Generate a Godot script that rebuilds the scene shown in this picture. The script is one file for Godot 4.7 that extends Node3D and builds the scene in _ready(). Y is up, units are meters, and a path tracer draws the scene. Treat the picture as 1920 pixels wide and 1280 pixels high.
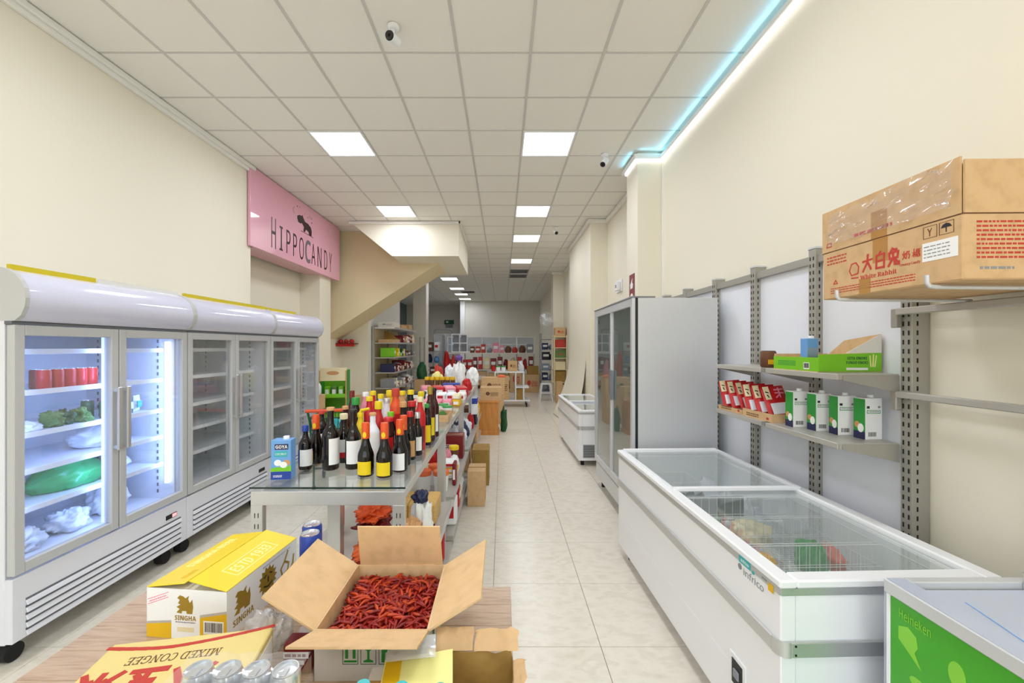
extends Node3D
# A long grocery shop seen from behind its front table. Metres, y up; d is the distance in front of the camera (d = -z).

var M := {}
var shapes := {}
var taken := {}
var rng := RandomNumberGenerator.new()
var fonts := {}

const EYE := 1.64
const CEIL := 4.04


class Geo:
	var v := PackedVector3Array()
	var n := PackedVector3Array()

	func tri(a: Vector3, b: Vector3, c: Vector3, na: Vector3, nb: Vector3, nc: Vector3) -> void:
		var f := (c - a).cross(b - a)
		if f.length_squared() < 1e-16:
			return
		if f.dot(na + nb + nc) < 0.0:
			v.append_array([a, c, b])
			n.append_array([na, nc, nb])
		else:
			v.append_array([a, b, c])
			n.append_array([na, nb, nc])

	func flat(a: Vector3, b: Vector3, c: Vector3, out: Vector3) -> void:
		var f := (c - a).cross(b - a)
		if f.length_squared() < 1e-16:
			return
		f = f.normalized()
		if f.dot(out) < 0.0:
			f = -f
		tri(a, b, c, f, f, f)

	func quad(a: Vector3, b: Vector3, c: Vector3, d: Vector3, out: Vector3) -> void:
		flat(a, b, c, out)
		flat(a, c, d, out)

	func box(c: Vector3, s: Vector3, bev := 0.0, turn := Basis()) -> Geo:
		var h := s * 0.5
		var k := minf(bev, minf(h.x, minf(h.y, h.z)) * 0.6)
		var p := func(x, y, z): return c + turn * Vector3(x, y, z)
		for axis in 3:
			var u := (axis + 1) % 3
			var w := (axis + 2) % 3
			for sg in [-1.0, 1.0]:
				var q := []
				for e in [[-1, -1], [1, -1], [1, 1], [-1, 1]]:
					var t := Vector3()
					t[axis] = sg * h[axis]
					t[u] = e[0] * (h[u] - k)
					t[w] = e[1] * (h[w] - k)
					q.append(c + turn * t)
				var o := Vector3()
				o[axis] = sg
				quad(q[0], q[1], q[2], q[3], turn * o)
			if k > 0.0:
				for su in [-1.0, 1.0]:
					for sw in [-1.0, 1.0]:
						var q := []
						for e in [[0, -1], [0, 1], [1, 1], [1, -1]]:
							var t := Vector3()
							t[axis] = e[1] * (h[axis] - k)
							t[u] = su * (h[u] - (k if e[0] == 1 else 0.0))
							t[w] = sw * (h[w] - (0.0 if e[0] == 1 else k))
							q.append(c + turn * t)
						var o := Vector3()
						o[u] = su
						o[w] = sw
						quad(q[0], q[1], q[2], q[3], turn * o)
		if k > 0.0:
			for sx in [-1.0, 1.0]:
				for sy in [-1.0, 1.0]:
					for sz in [-1.0, 1.0]:
						var o := Vector3(sx, sy, sz)
						flat(p.call(sx * h.x, sy * (h.y - k), sz * (h.z - k)), p.call(sx * (h.x - k), sy * h.y, sz * (h.z - k)), p.call(sx * (h.x - k), sy * (h.y - k), sz * h.z), turn * o)
		return self

	func tube(pts: Array, r, seg := 8, caps := true) -> Geo:
		var rings := []
		var norms := []
		var up := Vector3.UP
		for i in pts.size():
			var dir: Vector3 = (pts[mini(i + 1, pts.size() - 1)] - pts[maxi(i - 1, 0)]).normalized()
			if absf(dir.dot(up)) > 0.95:
				up = Vector3.RIGHT if absf(dir.x) < 0.9 else Vector3.FORWARD
			var sx := dir.cross(up).normalized()
			var sy := sx.cross(dir).normalized()
			up = sy
			var ring := []
			var nr := []
			var rad: float = r[i] if r is Array else r
			for k in seg:
				var a := TAU * k / seg
				var o := sx * cos(a) + sy * sin(a)
				ring.append(pts[i] + o * rad)
				nr.append(o)
			rings.append(ring)
			norms.append(nr)
		for i in pts.size() - 1:
			for k in seg:
				var l := (k + 1) % seg
				tri(rings[i][k], rings[i + 1][k], rings[i + 1][l], norms[i][k], norms[i + 1][k], norms[i + 1][l])
				tri(rings[i][k], rings[i + 1][l], rings[i][l], norms[i][k], norms[i + 1][l], norms[i][l])
		if caps:
			for e in [0, pts.size() - 1]:
				var o: Vector3 = (pts[0] - pts[1]) if e == 0 else (pts[-1] - pts[-2])
				for k in range(1, seg - 1):
					flat(rings[e][0], rings[e][k], rings[e][k + 1], o)
		return self

	# profile: radius and height pairs from bottom to top, spun round the y axis at c; a0 to a1 for part of a turn
	func lathe(prof: Array, seg := 20, c := Vector3(), a0 := 0.0, a1 := TAU, sharp := 0.5) -> Geo:
		var m := prof.size()
		var fn := []
		for i in m - 1:
			var e: Vector2 = prof[i + 1] - prof[i]
			fn.append(Vector2(e.y, -e.x).normalized())
		for i in m - 1:
			var n0: Vector2 = fn[i]
			var n1: Vector2 = fn[i]
			if i > 0 and fn[i - 1].dot(fn[i]) > sharp:
				n0 = (fn[i - 1] + fn[i]).normalized()
			if i < m - 2 and fn[i + 1].dot(fn[i]) > sharp:
				n1 = (fn[i + 1] + fn[i]).normalized()
			for k in seg:
				var p := a0 + (a1 - a0) * k / seg
				var q := a0 + (a1 - a0) * (k + 1) / seg
				var dp := Vector3(cos(p), 0, sin(p))
				var dq := Vector3(cos(q), 0, sin(q))
				var y0 := Vector3(0, prof[i].y, 0)
				var y1 := Vector3(0, prof[i + 1].y, 0)
				var A: Vector3 = c + dp * prof[i].x + y0
				var B: Vector3 = c + dp * prof[i + 1].x + y1
				var C: Vector3 = c + dq * prof[i + 1].x + y1
				var D: Vector3 = c + dq * prof[i].x + y0
				var yn0 := Vector3(0, n0.y, 0)
				var yn1 := Vector3(0, n1.y, 0)
				tri(A, B, C, dp * n0.x + yn0, dp * n1.x + yn1, dq * n1.x + yn1)
				tri(A, C, D, dp * n0.x + yn0, dq * n1.x + yn1, dq * n0.x + yn0)
		return self

	# a flat outline in x and y, thick along z from 0 to depth
	func poly(pts: PackedVector2Array, depth: float, t := Transform3D()) -> Geo:
		var idx := Geometry2D.triangulate_polygon(pts)
		var f := func(p: Vector2, z: float) -> Vector3: return t * Vector3(p.x, p.y, z)
		for i in range(0, idx.size(), 3):
			flat(f.call(pts[idx[i]], depth), f.call(pts[idx[i + 1]], depth), f.call(pts[idx[i + 2]], depth), t.basis.z)
			flat(f.call(pts[idx[i]], 0), f.call(pts[idx[i + 1]], 0), f.call(pts[idx[i + 2]], 0), -t.basis.z)
		var cw := Geometry2D.is_polygon_clockwise(pts)
		for i in pts.size():
			var a := pts[i]
			var b := pts[(i + 1) % pts.size()]
			var o := (b - a).orthogonal() * (1.0 if cw else -1.0)
			quad(f.call(a, 0), f.call(b, 0), f.call(b, depth), f.call(a, depth), t.basis * Vector3(-o.x, -o.y, 0))
		return self

	# a smooth grid of points p[i][j]
	func grid(p: Array, flip := 1.0) -> Geo:
		var nu := p.size()
		var nv: int = p[0].size()
		var nn := []
		for i in nu:
			var row := []
			for j in nv:
				var du: Vector3 = p[mini(i + 1, nu - 1)][j] - p[maxi(i - 1, 0)][j]
				var dv: Vector3 = p[i][mini(j + 1, nv - 1)] - p[i][maxi(j - 1, 0)]
				var c := du.cross(dv)
				row.append(c.normalized() * flip if c.length_squared() > 1e-18 else Vector3.UP)
			nn.append(row)
		for i in nu - 1:
			for j in nv - 1:
				tri(p[i][j], p[i + 1][j], p[i + 1][j + 1], nn[i][j], nn[i + 1][j], nn[i + 1][j + 1])
				tri(p[i][j], p[i + 1][j + 1], p[i][j + 1], nn[i][j], nn[i + 1][j + 1], nn[i][j + 1])
		return self

	func mesh() -> ArrayMesh:
		var a := []
		a.resize(Mesh.ARRAY_MAX)
		a[Mesh.ARRAY_VERTEX] = v
		a[Mesh.ARRAY_NORMAL] = n
		var m := ArrayMesh.new()
		m.add_surface_from_arrays(Mesh.PRIMITIVE_TRIANGLES, a)
		return m


# ---------- nodes ----------
func V(x: float, y: float, d: float) -> Vector3:
	return Vector3(x, y, -d)


func numbered(called: String) -> String:
	var k: int = taken.get(called, 0)
	taken[called] = k + 1
	return called if k == 0 else "%s_%03d" % [called, k]


func thing(called: String, label: String, category: String, at := Vector3.ZERO, turn := 0.0, group := "") -> Node3D:
	var o := Node3D.new()
	o.name = numbered(called)
	add_child(o)
	o.position = at
	o.rotation.y = turn
	tag(o, label, category, group)
	return o


func tag(o: Node, label: String, category: String, group := "") -> Node:
	o.set_meta("label", label)
	o.set_meta("category", category)
	if group:
		o.set_meta("group", group)
	return o


func struct(called: String) -> Node3D:
	var o := Node3D.new()
	o.name = called
	add_child(o)
	o.set_meta("kind", "structure")
	return o


func put(called: String, m: Mesh, mat: Material, parent: Node = null, t := Transform3D()) -> MeshInstance3D:
	var o := MeshInstance3D.new()
	o.mesh = m
	o.material_override = mat
	o.transform = t
	if parent == null:
		o.name = numbered(called)
		add_child(o)
	else:
		o.name = called
		parent.add_child(o, true)
	return o


func geo(called: String, g: Geo, mat: Material, parent: Node = null, t := Transform3D()) -> MeshInstance3D:
	return put(called, g.mesh(), mat, parent, t)


func bx(parent: Node, called: String, c: Vector3, s: Vector3, mat: Material, bev := 0.003, turn := Vector3.ZERO) -> MeshInstance3D:
	var key := "box %.4f %.4f %.4f %.4f" % [s.x, s.y, s.z, bev]
	if not shapes.has(key):
		shapes[key] = Geo.new().box(Vector3.ZERO, s, bev).mesh()
	return put(called, shapes[key], mat, parent, Transform3D(Basis.from_euler(turn), c))


# a box given by its extent: x, y and distance ranges
func ext(parent: Node, called: String, x0: float, x1: float, y0: float, y1: float, d0: float, d1: float, mat: Material, bev := 0.0) -> MeshInstance3D:
	return bx(parent, called, V((x0 + x1) / 2, (y0 + y1) / 2, (d0 + d1) / 2), Vector3(absf(x1 - x0), absf(y1 - y0), absf(d1 - d0)), mat, bev)


func turned(parent: Node, called: String, key: String, prof: Array, mat: Material, at := Vector3.ZERO, seg := 20, a0 := 0.0, a1 := TAU) -> MeshInstance3D:
	if not shapes.has(key):
		shapes[key] = Geo.new().lathe(prof, seg, Vector3.ZERO, a0, a1).mesh()
	return put(called, shapes[key], mat, parent, Transform3D(Basis(), at))


# where to lay print on a face: at a point, facing n, letters standing along up
func face(at: Vector3, n: Vector3, up := Vector3.UP) -> Transform3D:
	var z := n.normalized()
	var x := up.cross(z).normalized()
	return Transform3D(Basis(x, z.cross(x).normalized(), z), at)


func text(parent: Node, words: String, t: Transform3D, tall: float, mat: Material, wide := 0.0, font := "Droid Sans", bold := false) -> MeshInstance3D:
	var fk := font + str(bold)
	if not fonts.has(fk):
		var f := SystemFont.new()
		f.font_names = PackedStringArray([font])
		f.font_weight = 700 if bold else 400
		fonts[fk] = f
	var key := "text " + fk + words
	if not shapes.has(key):
		var m := TextMesh.new()
		m.font = fonts[fk]
		m.text = words
		m.font_size = 32
		m.pixel_size = 1.0 / 32.0
		m.depth = 0.02
		m.curve_step = 2.0
		shapes[key] = m
	var box: AABB = shapes[key].get_aabb()
	var sy: float = tall / maxf(box.size.y, 0.01)
	var sx: float = wide / maxf(box.size.x, 0.01) if wide > 0.0 else sy
	var b := Basis(t.basis.x * sx, t.basis.y * sy, t.basis.z * 0.03)
	var c := box.get_center()
	return put("lettering", shapes[key], mat, parent, Transform3D(b, t.origin + t.basis.z * 0.0004 - b * Vector3(c.x, c.y, 0)))


# flat print: an outline a hair proud of the face it is printed on
func mark(parent: Node, called: String, pts: Array, mat: Material, t: Transform3D, lift := 0.0008) -> MeshInstance3D:
	return geo(called, Geo.new().poly(PackedVector2Array(pts), lift, t), mat, parent)


func rect(x0: float, y0: float, x1: float, y1: float) -> Array:
	return [Vector2(x0, y0), Vector2(x1, y0), Vector2(x1, y1), Vector2(x0, y1)]


func disc(x: float, y: float, rx: float, ry: float, k := 20) -> Array:
	var o := []
	for i in k:
		o.append(Vector2(x + rx * cos(TAU * i / k), y + ry * sin(TAU * i / k)))
	return o


# brush strokes: polylines in a unit square, drawn as flat ribbons of one mesh
func strokes(parent: Node, called: String, lines: Array, w: float, mat: Material, t: Transform3D, scale := Vector2.ONE) -> MeshInstance3D:
	var g := Geo.new()
	var lift := 0.0007
	for l in lines:
		for i in l.size() - 1:
			lift += 0.00006
			var a := Vector2(l[i][0], l[i][1]) * scale
			var b := Vector2(l[i + 1][0], l[i + 1][1]) * scale
			var dir := (b - a).normalized()
			var o := dir.orthogonal() * w * 0.5
			a -= dir * w * 0.3
			b += dir * w * 0.3
			g.poly(PackedVector2Array([a + o, b + o * 0.8, b - o * 0.8, a - o]), lift, t)
	return geo(called, g, mat, parent)


# rows of fine print too small to read
func fine_print(parent: Node, t: Transform3D, w: float, h: float, rows: int, mat: Material, fill := 0.55) -> MeshInstance3D:
	var g := Geo.new()
	for r in rows:
		var y := h * (0.5 - (r + 0.5) / rows)
		var x := -w / 2
		while x < w / 2:
			var l := minf(rng.randf_range(0.4, 1.6) * h / rows, w / 2 - x)
			g.poly(PackedVector2Array(rect(x, y - h / rows * fill / 2, x + l, y + h / rows * fill / 2)), 0.0006, t)
			x += l + 0.3 * h / rows
	return geo("fine_print", g, mat, parent)


func barcode(parent: Node, t: Transform3D, w: float, h: float) -> void:
	mark(parent, "barcode_ground", rect(-w / 2, -h / 2, w / 2, h / 2), M.paper, t, 0.0006)
	var g := Geo.new()
	var x := -w * 0.42
	while x < w * 0.42:
		var b := rng.randf_range(0.012, 0.04) * w
		g.poly(PackedVector2Array(rect(x, -h * 0.32, x + b, h * 0.4)), 0.001, t)
		x += b + rng.randf_range(0.015, 0.04) * w
	geo("barcode", g, M.ink, parent)


# ---------- materials ----------
func mat(key: String, c, rough := 0.6, metal := 0.0) -> StandardMaterial3D:
	var m := StandardMaterial3D.new()
	m.resource_name = key
	m.albedo_color = Color(c) if c is String else c
	m.roughness = rough
	m.metallic = metal
	M[key] = m
	return m


func clear(key: String, c: String, alpha: float, rough := 0.02) -> StandardMaterial3D:
	var m := mat(key, c, rough)
	m.albedo_color.a = alpha
	m.transparency = BaseMaterial3D.TRANSPARENCY_ALPHA
	return m


func noise_tex(freq: float, colors: Array, size := 512, oct := 4, sx := 1.0) -> NoiseTexture2D:
	var f := FastNoiseLite.new()
	f.seed = 7
	f.noise_type = FastNoiseLite.TYPE_SIMPLEX_SMOOTH
	f.frequency = freq
	f.fractal_octaves = oct
	var t := NoiseTexture2D.new()
	t.width = size
	t.height = size
	t.seamless = true
	t.noise = f
	var g := Gradient.new()
	g.offsets = PackedFloat32Array()
	g.colors = PackedColorArray()
	for i in colors.size():
		g.add_point(float(i) / (colors.size() - 1), Color(colors[i]))
	while g.get_point_count() > colors.size():
		g.remove_point(0)
	t.color_ramp = g
	return t


func tri_map(m: StandardMaterial3D, t: Texture2D, scale: Vector3, world := true) -> void:
	m.albedo_texture = t
	m.albedo_color = Color.WHITE
	m.uv1_triplanar = true
	m.uv1_world_triplanar = world
	m.uv1_scale = scale


func glow(key: String, c: String, energy: float) -> StandardMaterial3D:
	var m := mat(key, "ffffff", 0.5)
	m.emission_enabled = true
	m.emission = Color(c)
	m.emission_energy_multiplier = energy
	return m


func area(parent: Node, at: Vector3, towards: Vector3, w: float, h: float, c: String, energy: float, up := Vector3.UP) -> void:
	var l := AreaLight3D.new()
	l.name = "glow_light"
	l.area_size = Vector2(w, h)
	l.light_color = Color(c)
	l.light_energy = energy
	l.shadow_enabled = true
	l.set("area_range", 40.0)
	l.set("area_attenuation", 2.0)
	parent.add_child(l, true)
	l.transform = Transform3D(Basis.looking_at(towards, Vector3.FORWARD if absf(towards.y) > 0.9 else up), at)


func _ready() -> void:
	rng.seed = 20240
	# camera: eye 1.64 m up, lens shifted so that the aisle runs to (942, 650) of 1920 x 1280, 767 px focal length
	var cam := Camera3D.new()
	cam.name = "camera"
	cam.projection = Camera3D.PROJECTION_FRUSTUM
	cam.near = 0.05
	cam.far = 80.0
	cam.size = 2.0 * cam.near * 640.0 / 767.0
	cam.frustum_offset = Vector2(18.0, 10.0) * cam.near / 767.0
	cam.position = Vector3(0, EYE, 0)
	add_child(cam)
	cam.current = true
	# daylight outside the shop front behind the camera
	var env := Environment.new()
	var sky := ProceduralSkyMaterial.new()
	sky.sky_top_color = Color("b9cfe6")
	sky.sky_horizon_color = Color("eef2f4")
	sky.ground_bottom_color = Color("b8b2a6")
	sky.ground_horizon_color = Color("dcd8ce")
	sky.sky_energy_multiplier = 1.5
	sky.ground_energy_multiplier = 1.2
	env.sky = Sky.new()
	env.sky.sky_material = sky
	env.background_mode = Environment.BG_SKY
	env.tonemap_mode = Environment.TONE_MAPPER_LINEAR
	env.tonemap_exposure = 1.8
	env.sdfgi_enabled = true
	env.ssao_enabled = true
	env.ssil_enabled = true
	var we := WorldEnvironment.new()
	we.name = "surroundings"
	we.environment = env
	add_child(we)
	make_materials()
	# the room's own lamps: LED panels set in the ceiling grid (two rows above and behind the camera), LED strips along the right cornice
	for p in [[0.23, -2.66], [-2.17, -2.66], [0.23, -0.26], [-2.17, -0.26], [0.23, 2.14], [-2.17, 2.14]]:
		ceiling_panel(p[0], p[1], "square LED ceiling panel between the shop front and the first coolers")
	ceiling_panel(0.23, 4.54, "square LED ceiling panel level with the lit cornice corner")
	ceiling_panel(-2.17, 4.54, "square LED ceiling panel where the pink sign begins")
	ceiling_panel(0.23, 6.94, "square LED ceiling panel across from the one at the stair landing")
	ceiling_panel(-2.17, 6.94, "square LED ceiling panel close before the stair landing box")
	ceiling_panel(0.23, 8.74, "square LED ceiling panel beside the stair landing box")
	ceiling_panel(0.23, 11.14, "square LED ceiling panel just before the flush air grilles")
	ceiling_panel(-2.17, 14.14, "square LED ceiling panel first beyond the stair landing box")
	ceiling_panel(-2.17, 16.54, "square LED ceiling panel just before the dark slotted grille")
	ceiling_panel(-2.17, 18.34, "square LED ceiling panel just after the dark slotted grille")
	ceiling_panel(-2.17, 20.14, "square LED ceiling panel closest to the back wall")
	led_strips()
	build_shell()
	build_ceiling_fittings()
	build_sign()
	build_left_coolers()
	build_right_side()
	build_wall_shelving()
	build_front_table()
	build_gondolas()
	build_left_corner()
	build_back()


func make_materials() -> void:
	mat("wall", "f0e9d4", 0.7)
	mat("wall_white", "f3f2ec", 0.75)
	mat("stair_shade", "ead9b2", 0.7)  # wall colour yellowed to carry the shading of the stair flight
	mat("wall_back", "e6e0d2", 0.8)
	mat("bay_wall_shaded", "7d878c", 0.85)  # dark grey-blue puts the gloom of the unlit bay into the wall colour
	mat("ceiling_tile", "f5f2e9", 0.85)
	mat("grid_bar", "d2cfc8", 0.5)
	mat("void", "6f6c66", 0.9)
	tri_map(mat("floor_tile", "e6e0d4", 0.26), noise_tex(0.008, ["dbd2bf", "e4dbc9", "eae2d2", "e0d7c5", "eee7d9"], 1024, 6), Vector3(0.5, 0.5, 1.0))
	M.floor_tile.metallic_specular = 0.4
	mat("grout", "a89f8f", 0.8)
	mat("cornice", "f6f4ec", 0.5)
	mat("sign_pink", "ecb0c1", 0.05)
	mat("sign_ink", "2b0f16", 0.35)
	mat("sign_grey", "77707a", 0.3)
	mat("white", "f3f3f3", 0.4)
	mat("white_gloss", "f6f6f6", 0.2)
	mat("fridge_white", "e9e9ee", 0.25)
	mat("canopy", "dcdcee", 0.1)
	mat("fridge_grey", "c6c6c4", 0.35)
	mat("alu", "cfcfcd", 0.35, 0.6)
	mat("steel", "d6d7d7", 0.38, 0.35)
	mat("steel_dark", "8d8e92", 0.35, 0.4)
	mat("upright", "aaa69c", 0.4, 0.3)
	mat("shelf_metal", "c0bcb3", 0.38, 0.3)
	mat("slot", "26241f", 0.9)
	mat("black", "141414", 0.5)
	mat("rubber", "1b1b1c", 0.8)
	mat("ink", "1d1a1a", 0.6)
	mat("paper", "f7f6f2", 0.7)
	mat("panel_white", "f0f2f8", 0.4)
	mat("film_yellow", "d8c322", 0.3)
	mat("interior", "eef1f8", 0.4)
	mat("interior_dull", "e6ebeb", 0.5)
	mat("shelf_white", "f2f4f8", 0.35)
	mat("gasket", "6e7074", 0.7)
	clear("pane", "dfe9ea", 0.06)
	clear("pane_green", "cfe4de", 0.08)
	clear("plastic", "eef2f4", 0.3, 0.12)
	clear("shrink_film", "f4f6f8", 0.1, 0.06)
	clear("divider_pane", "b9c6cf", 0.4, 0.6)
	clear("film_blue", "dfe6f6", 0.4, 0.15)
	mat("bag_white", "eef2f8", 0.35)
	mat("bag_green", "13a65e", 0.3)
	mat("green_dark", "1c5a33", 0.5)
	mat("leaf", "5f8a45", 0.6)
	mat("cardboard", "d6b080", 0.85)
	mat("cardboard_in", "e2bd8c", 0.85)
	mat("cardboard_olive", "a98440", 0.85)
	mat("cardboard_white", "e9e4d8", 0.8)
	mat("tape", "b98a4c", 0.15)
	tri_map(mat("wood_table", "b39a86", 0.35), noise_tex(0.02, ["a88a70", "bda085", "cbb096", "b3967c", "d3bca4"], 512, 4), Vector3(0.3, 2.0, 3.2))
	tri_map(mat("wood_orange", "d28a3e", 0.4), noise_tex(0.02, ["c67e33", "d68e42", "dd9a50"], 256, 4), Vector3(3.0, 0.5, 3.0))
	mat("red", "c8191d", 0.35)
	mat("red_dark", "7d1318", 0.4)
	mat("red_print", "c23a2c", 0.6)
	mat("orange", "e8541c", 0.35)
	mat("orange_lid", "f0713a", 0.4)
	mat("yellow", "f2d312", 0.4)
	mat("yellow_deep", "e9b90e", 0.5)
	mat("yellow_pale", "f6ef9a", 0.6)
	mat("gold", "a98a2c", 0.4, 0.3)
	mat("green", "2f9a3d", 0.4)
	mat("lime", "7dc81e", 0.45)
	mat("cooler_green", "43a81f", 0.3)
	mat("cooler_print", "86cf3a", 0.35)
	mat("blue", "1f3f9c", 0.4)
	mat("blue_light", "6fa6e0", 0.4)
	mat("teal", "37b3b4", 0.3)
	mat("pink", "ec8fa2", 0.45)
	mat("purple", "6a4390", 0.5)
	mat("cream", "efe0b4", 0.5)
	mat("brown", "6b4226", 0.6)
	mat("tan", "cf9a63", 0.5)
	mat("grey", "8d8f92", 0.6)
	mat("grey_blue", "8fa3b5", 0.5)
	mat("silver", "dcdfe2", 0.22, 0.8)
	mat("navy", "22264f", 0.45)
	mat("congee", "e6cf84", 0.45)
	mat("soy", "120a08", 0.05)
	mat("soy_red", "3a0c0a", 0.06)
	mat("chili", "98190f", 0.35)
	mat("chili_light", "c04018", 0.35)
	mat("chili_dark", "7a1510", 0.35)
	mat("wire", "eef0ee", 0.4)
	M.canopy.clearcoat_enabled = true
	M.canopy.clearcoat = 0.6
	M.canopy.clearcoat_roughness = 0.05
	for k in ["cardboard", "cardboard_in", "cardboard_olive"]:
		var c: Color = M[k].albedo_color
		tri_map(M[k], noise_tex(0.03, [c.darkened(0.07).to_html(false), c.to_html(false), c.lightened(0.06).to_html(false)], 256, 5), Vector3(2.0, 2.0, 2.0))


# ---------- lamps of the room ----------
func ceiling_panel(x: float, d: float, label: String) -> void:
	if not M.has("panel_glow"):
		glow("panel_glow", "ffffff", 1.6)
	var t := thing("ceiling_light", label, "ceiling light", V(x + 0.3, CEIL, d + 0.3), 0.0, "LED ceiling panels")
	var g := Geo.new()
	for s in [-1.0, 1.0]:
		g.box(Vector3(s * 0.288, -0.006, 0), Vector3(0.02, 0.012, 0.596))
		g.box(Vector3(0, -0.006, s * 0.288), Vector3(0.556, 0.012, 0.02))
	geo("frame", g, M.white, t)
	bx(t, "diffuser", Vector3(0, -0.003, 0), Vector3(0.556, 0.004, 0.556), M.panel_glow, 0.0)
	area(t, Vector3(0, -0.014, 0), Vector3.DOWN, 0.55, 0.55, "e9f0ff", 1.0)


func led_strips() -> void:
	glow("led_white", "f0f4ff", 1.2)
	glow("led_cyan", "6fd0ff", 0.6)
	for k in 2:
		var d0: float = [-2.4, 1.35][k]
		var d1: float = [1.33, 5.0][k]
		var t := thing("led_strip", ["bright LED strip on the right cornice, run above the shop front", "bright LED strip on the cornice above the wall shelving"][k], "light strip", V(1.98, 3.93, (d0 + d1) / 2))
		var l := d1 - d0
		bx(t, "lower_strip", Vector3(-0.012, 0, 0), Vector3(0.024, 0.014, l), M.led_white, 0.0)
		bx(t, "upper_strip", Vector3(-0.02, 0.079, 0), Vector3(0.012, 0.006, l), M.led_cyan, 0.0)
		area(t, Vector3(-0.03, -0.012, 0), Vector3(-0.3, -1, 0).normalized(), 0.02, l, "eef2ff", 0.035)
		area(t, Vector3(-0.05, 0.08, 0), Vector3(-0.99, 0.12, 0), 0.012, l, "7cd4ff", 0.13, Vector3.FORWARD)
	var s := thing("led_strip", "short LED strip wrapping the cornice of the pillar by the steel cooler", "light strip", V(1.666, 3.93, 5.05))
	bx(s, "lower_strip", Vector3(0.15, 0, 0.012), Vector3(0.32, 0.014, 0.024), M.led_white, 0.0)
	bx(s, "side_strip", Vector3(-0.012, 0, -0.2), Vector3(0.024, 0.014, 0.45), M.led_white, 0.0)
	area(s, Vector3(0.15, 0.08, 0.05), Vector3(0, 0.12, 0.99), 0.3, 0.012, "7cd4ff", 0.01)
	area(s, Vector3(-0.05, 0.08, -0.2), Vector3(-0.99, 0.12, 0), 0.012, 0.42, "7cd4ff", 0.015, Vector3.FORWARD)


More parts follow.
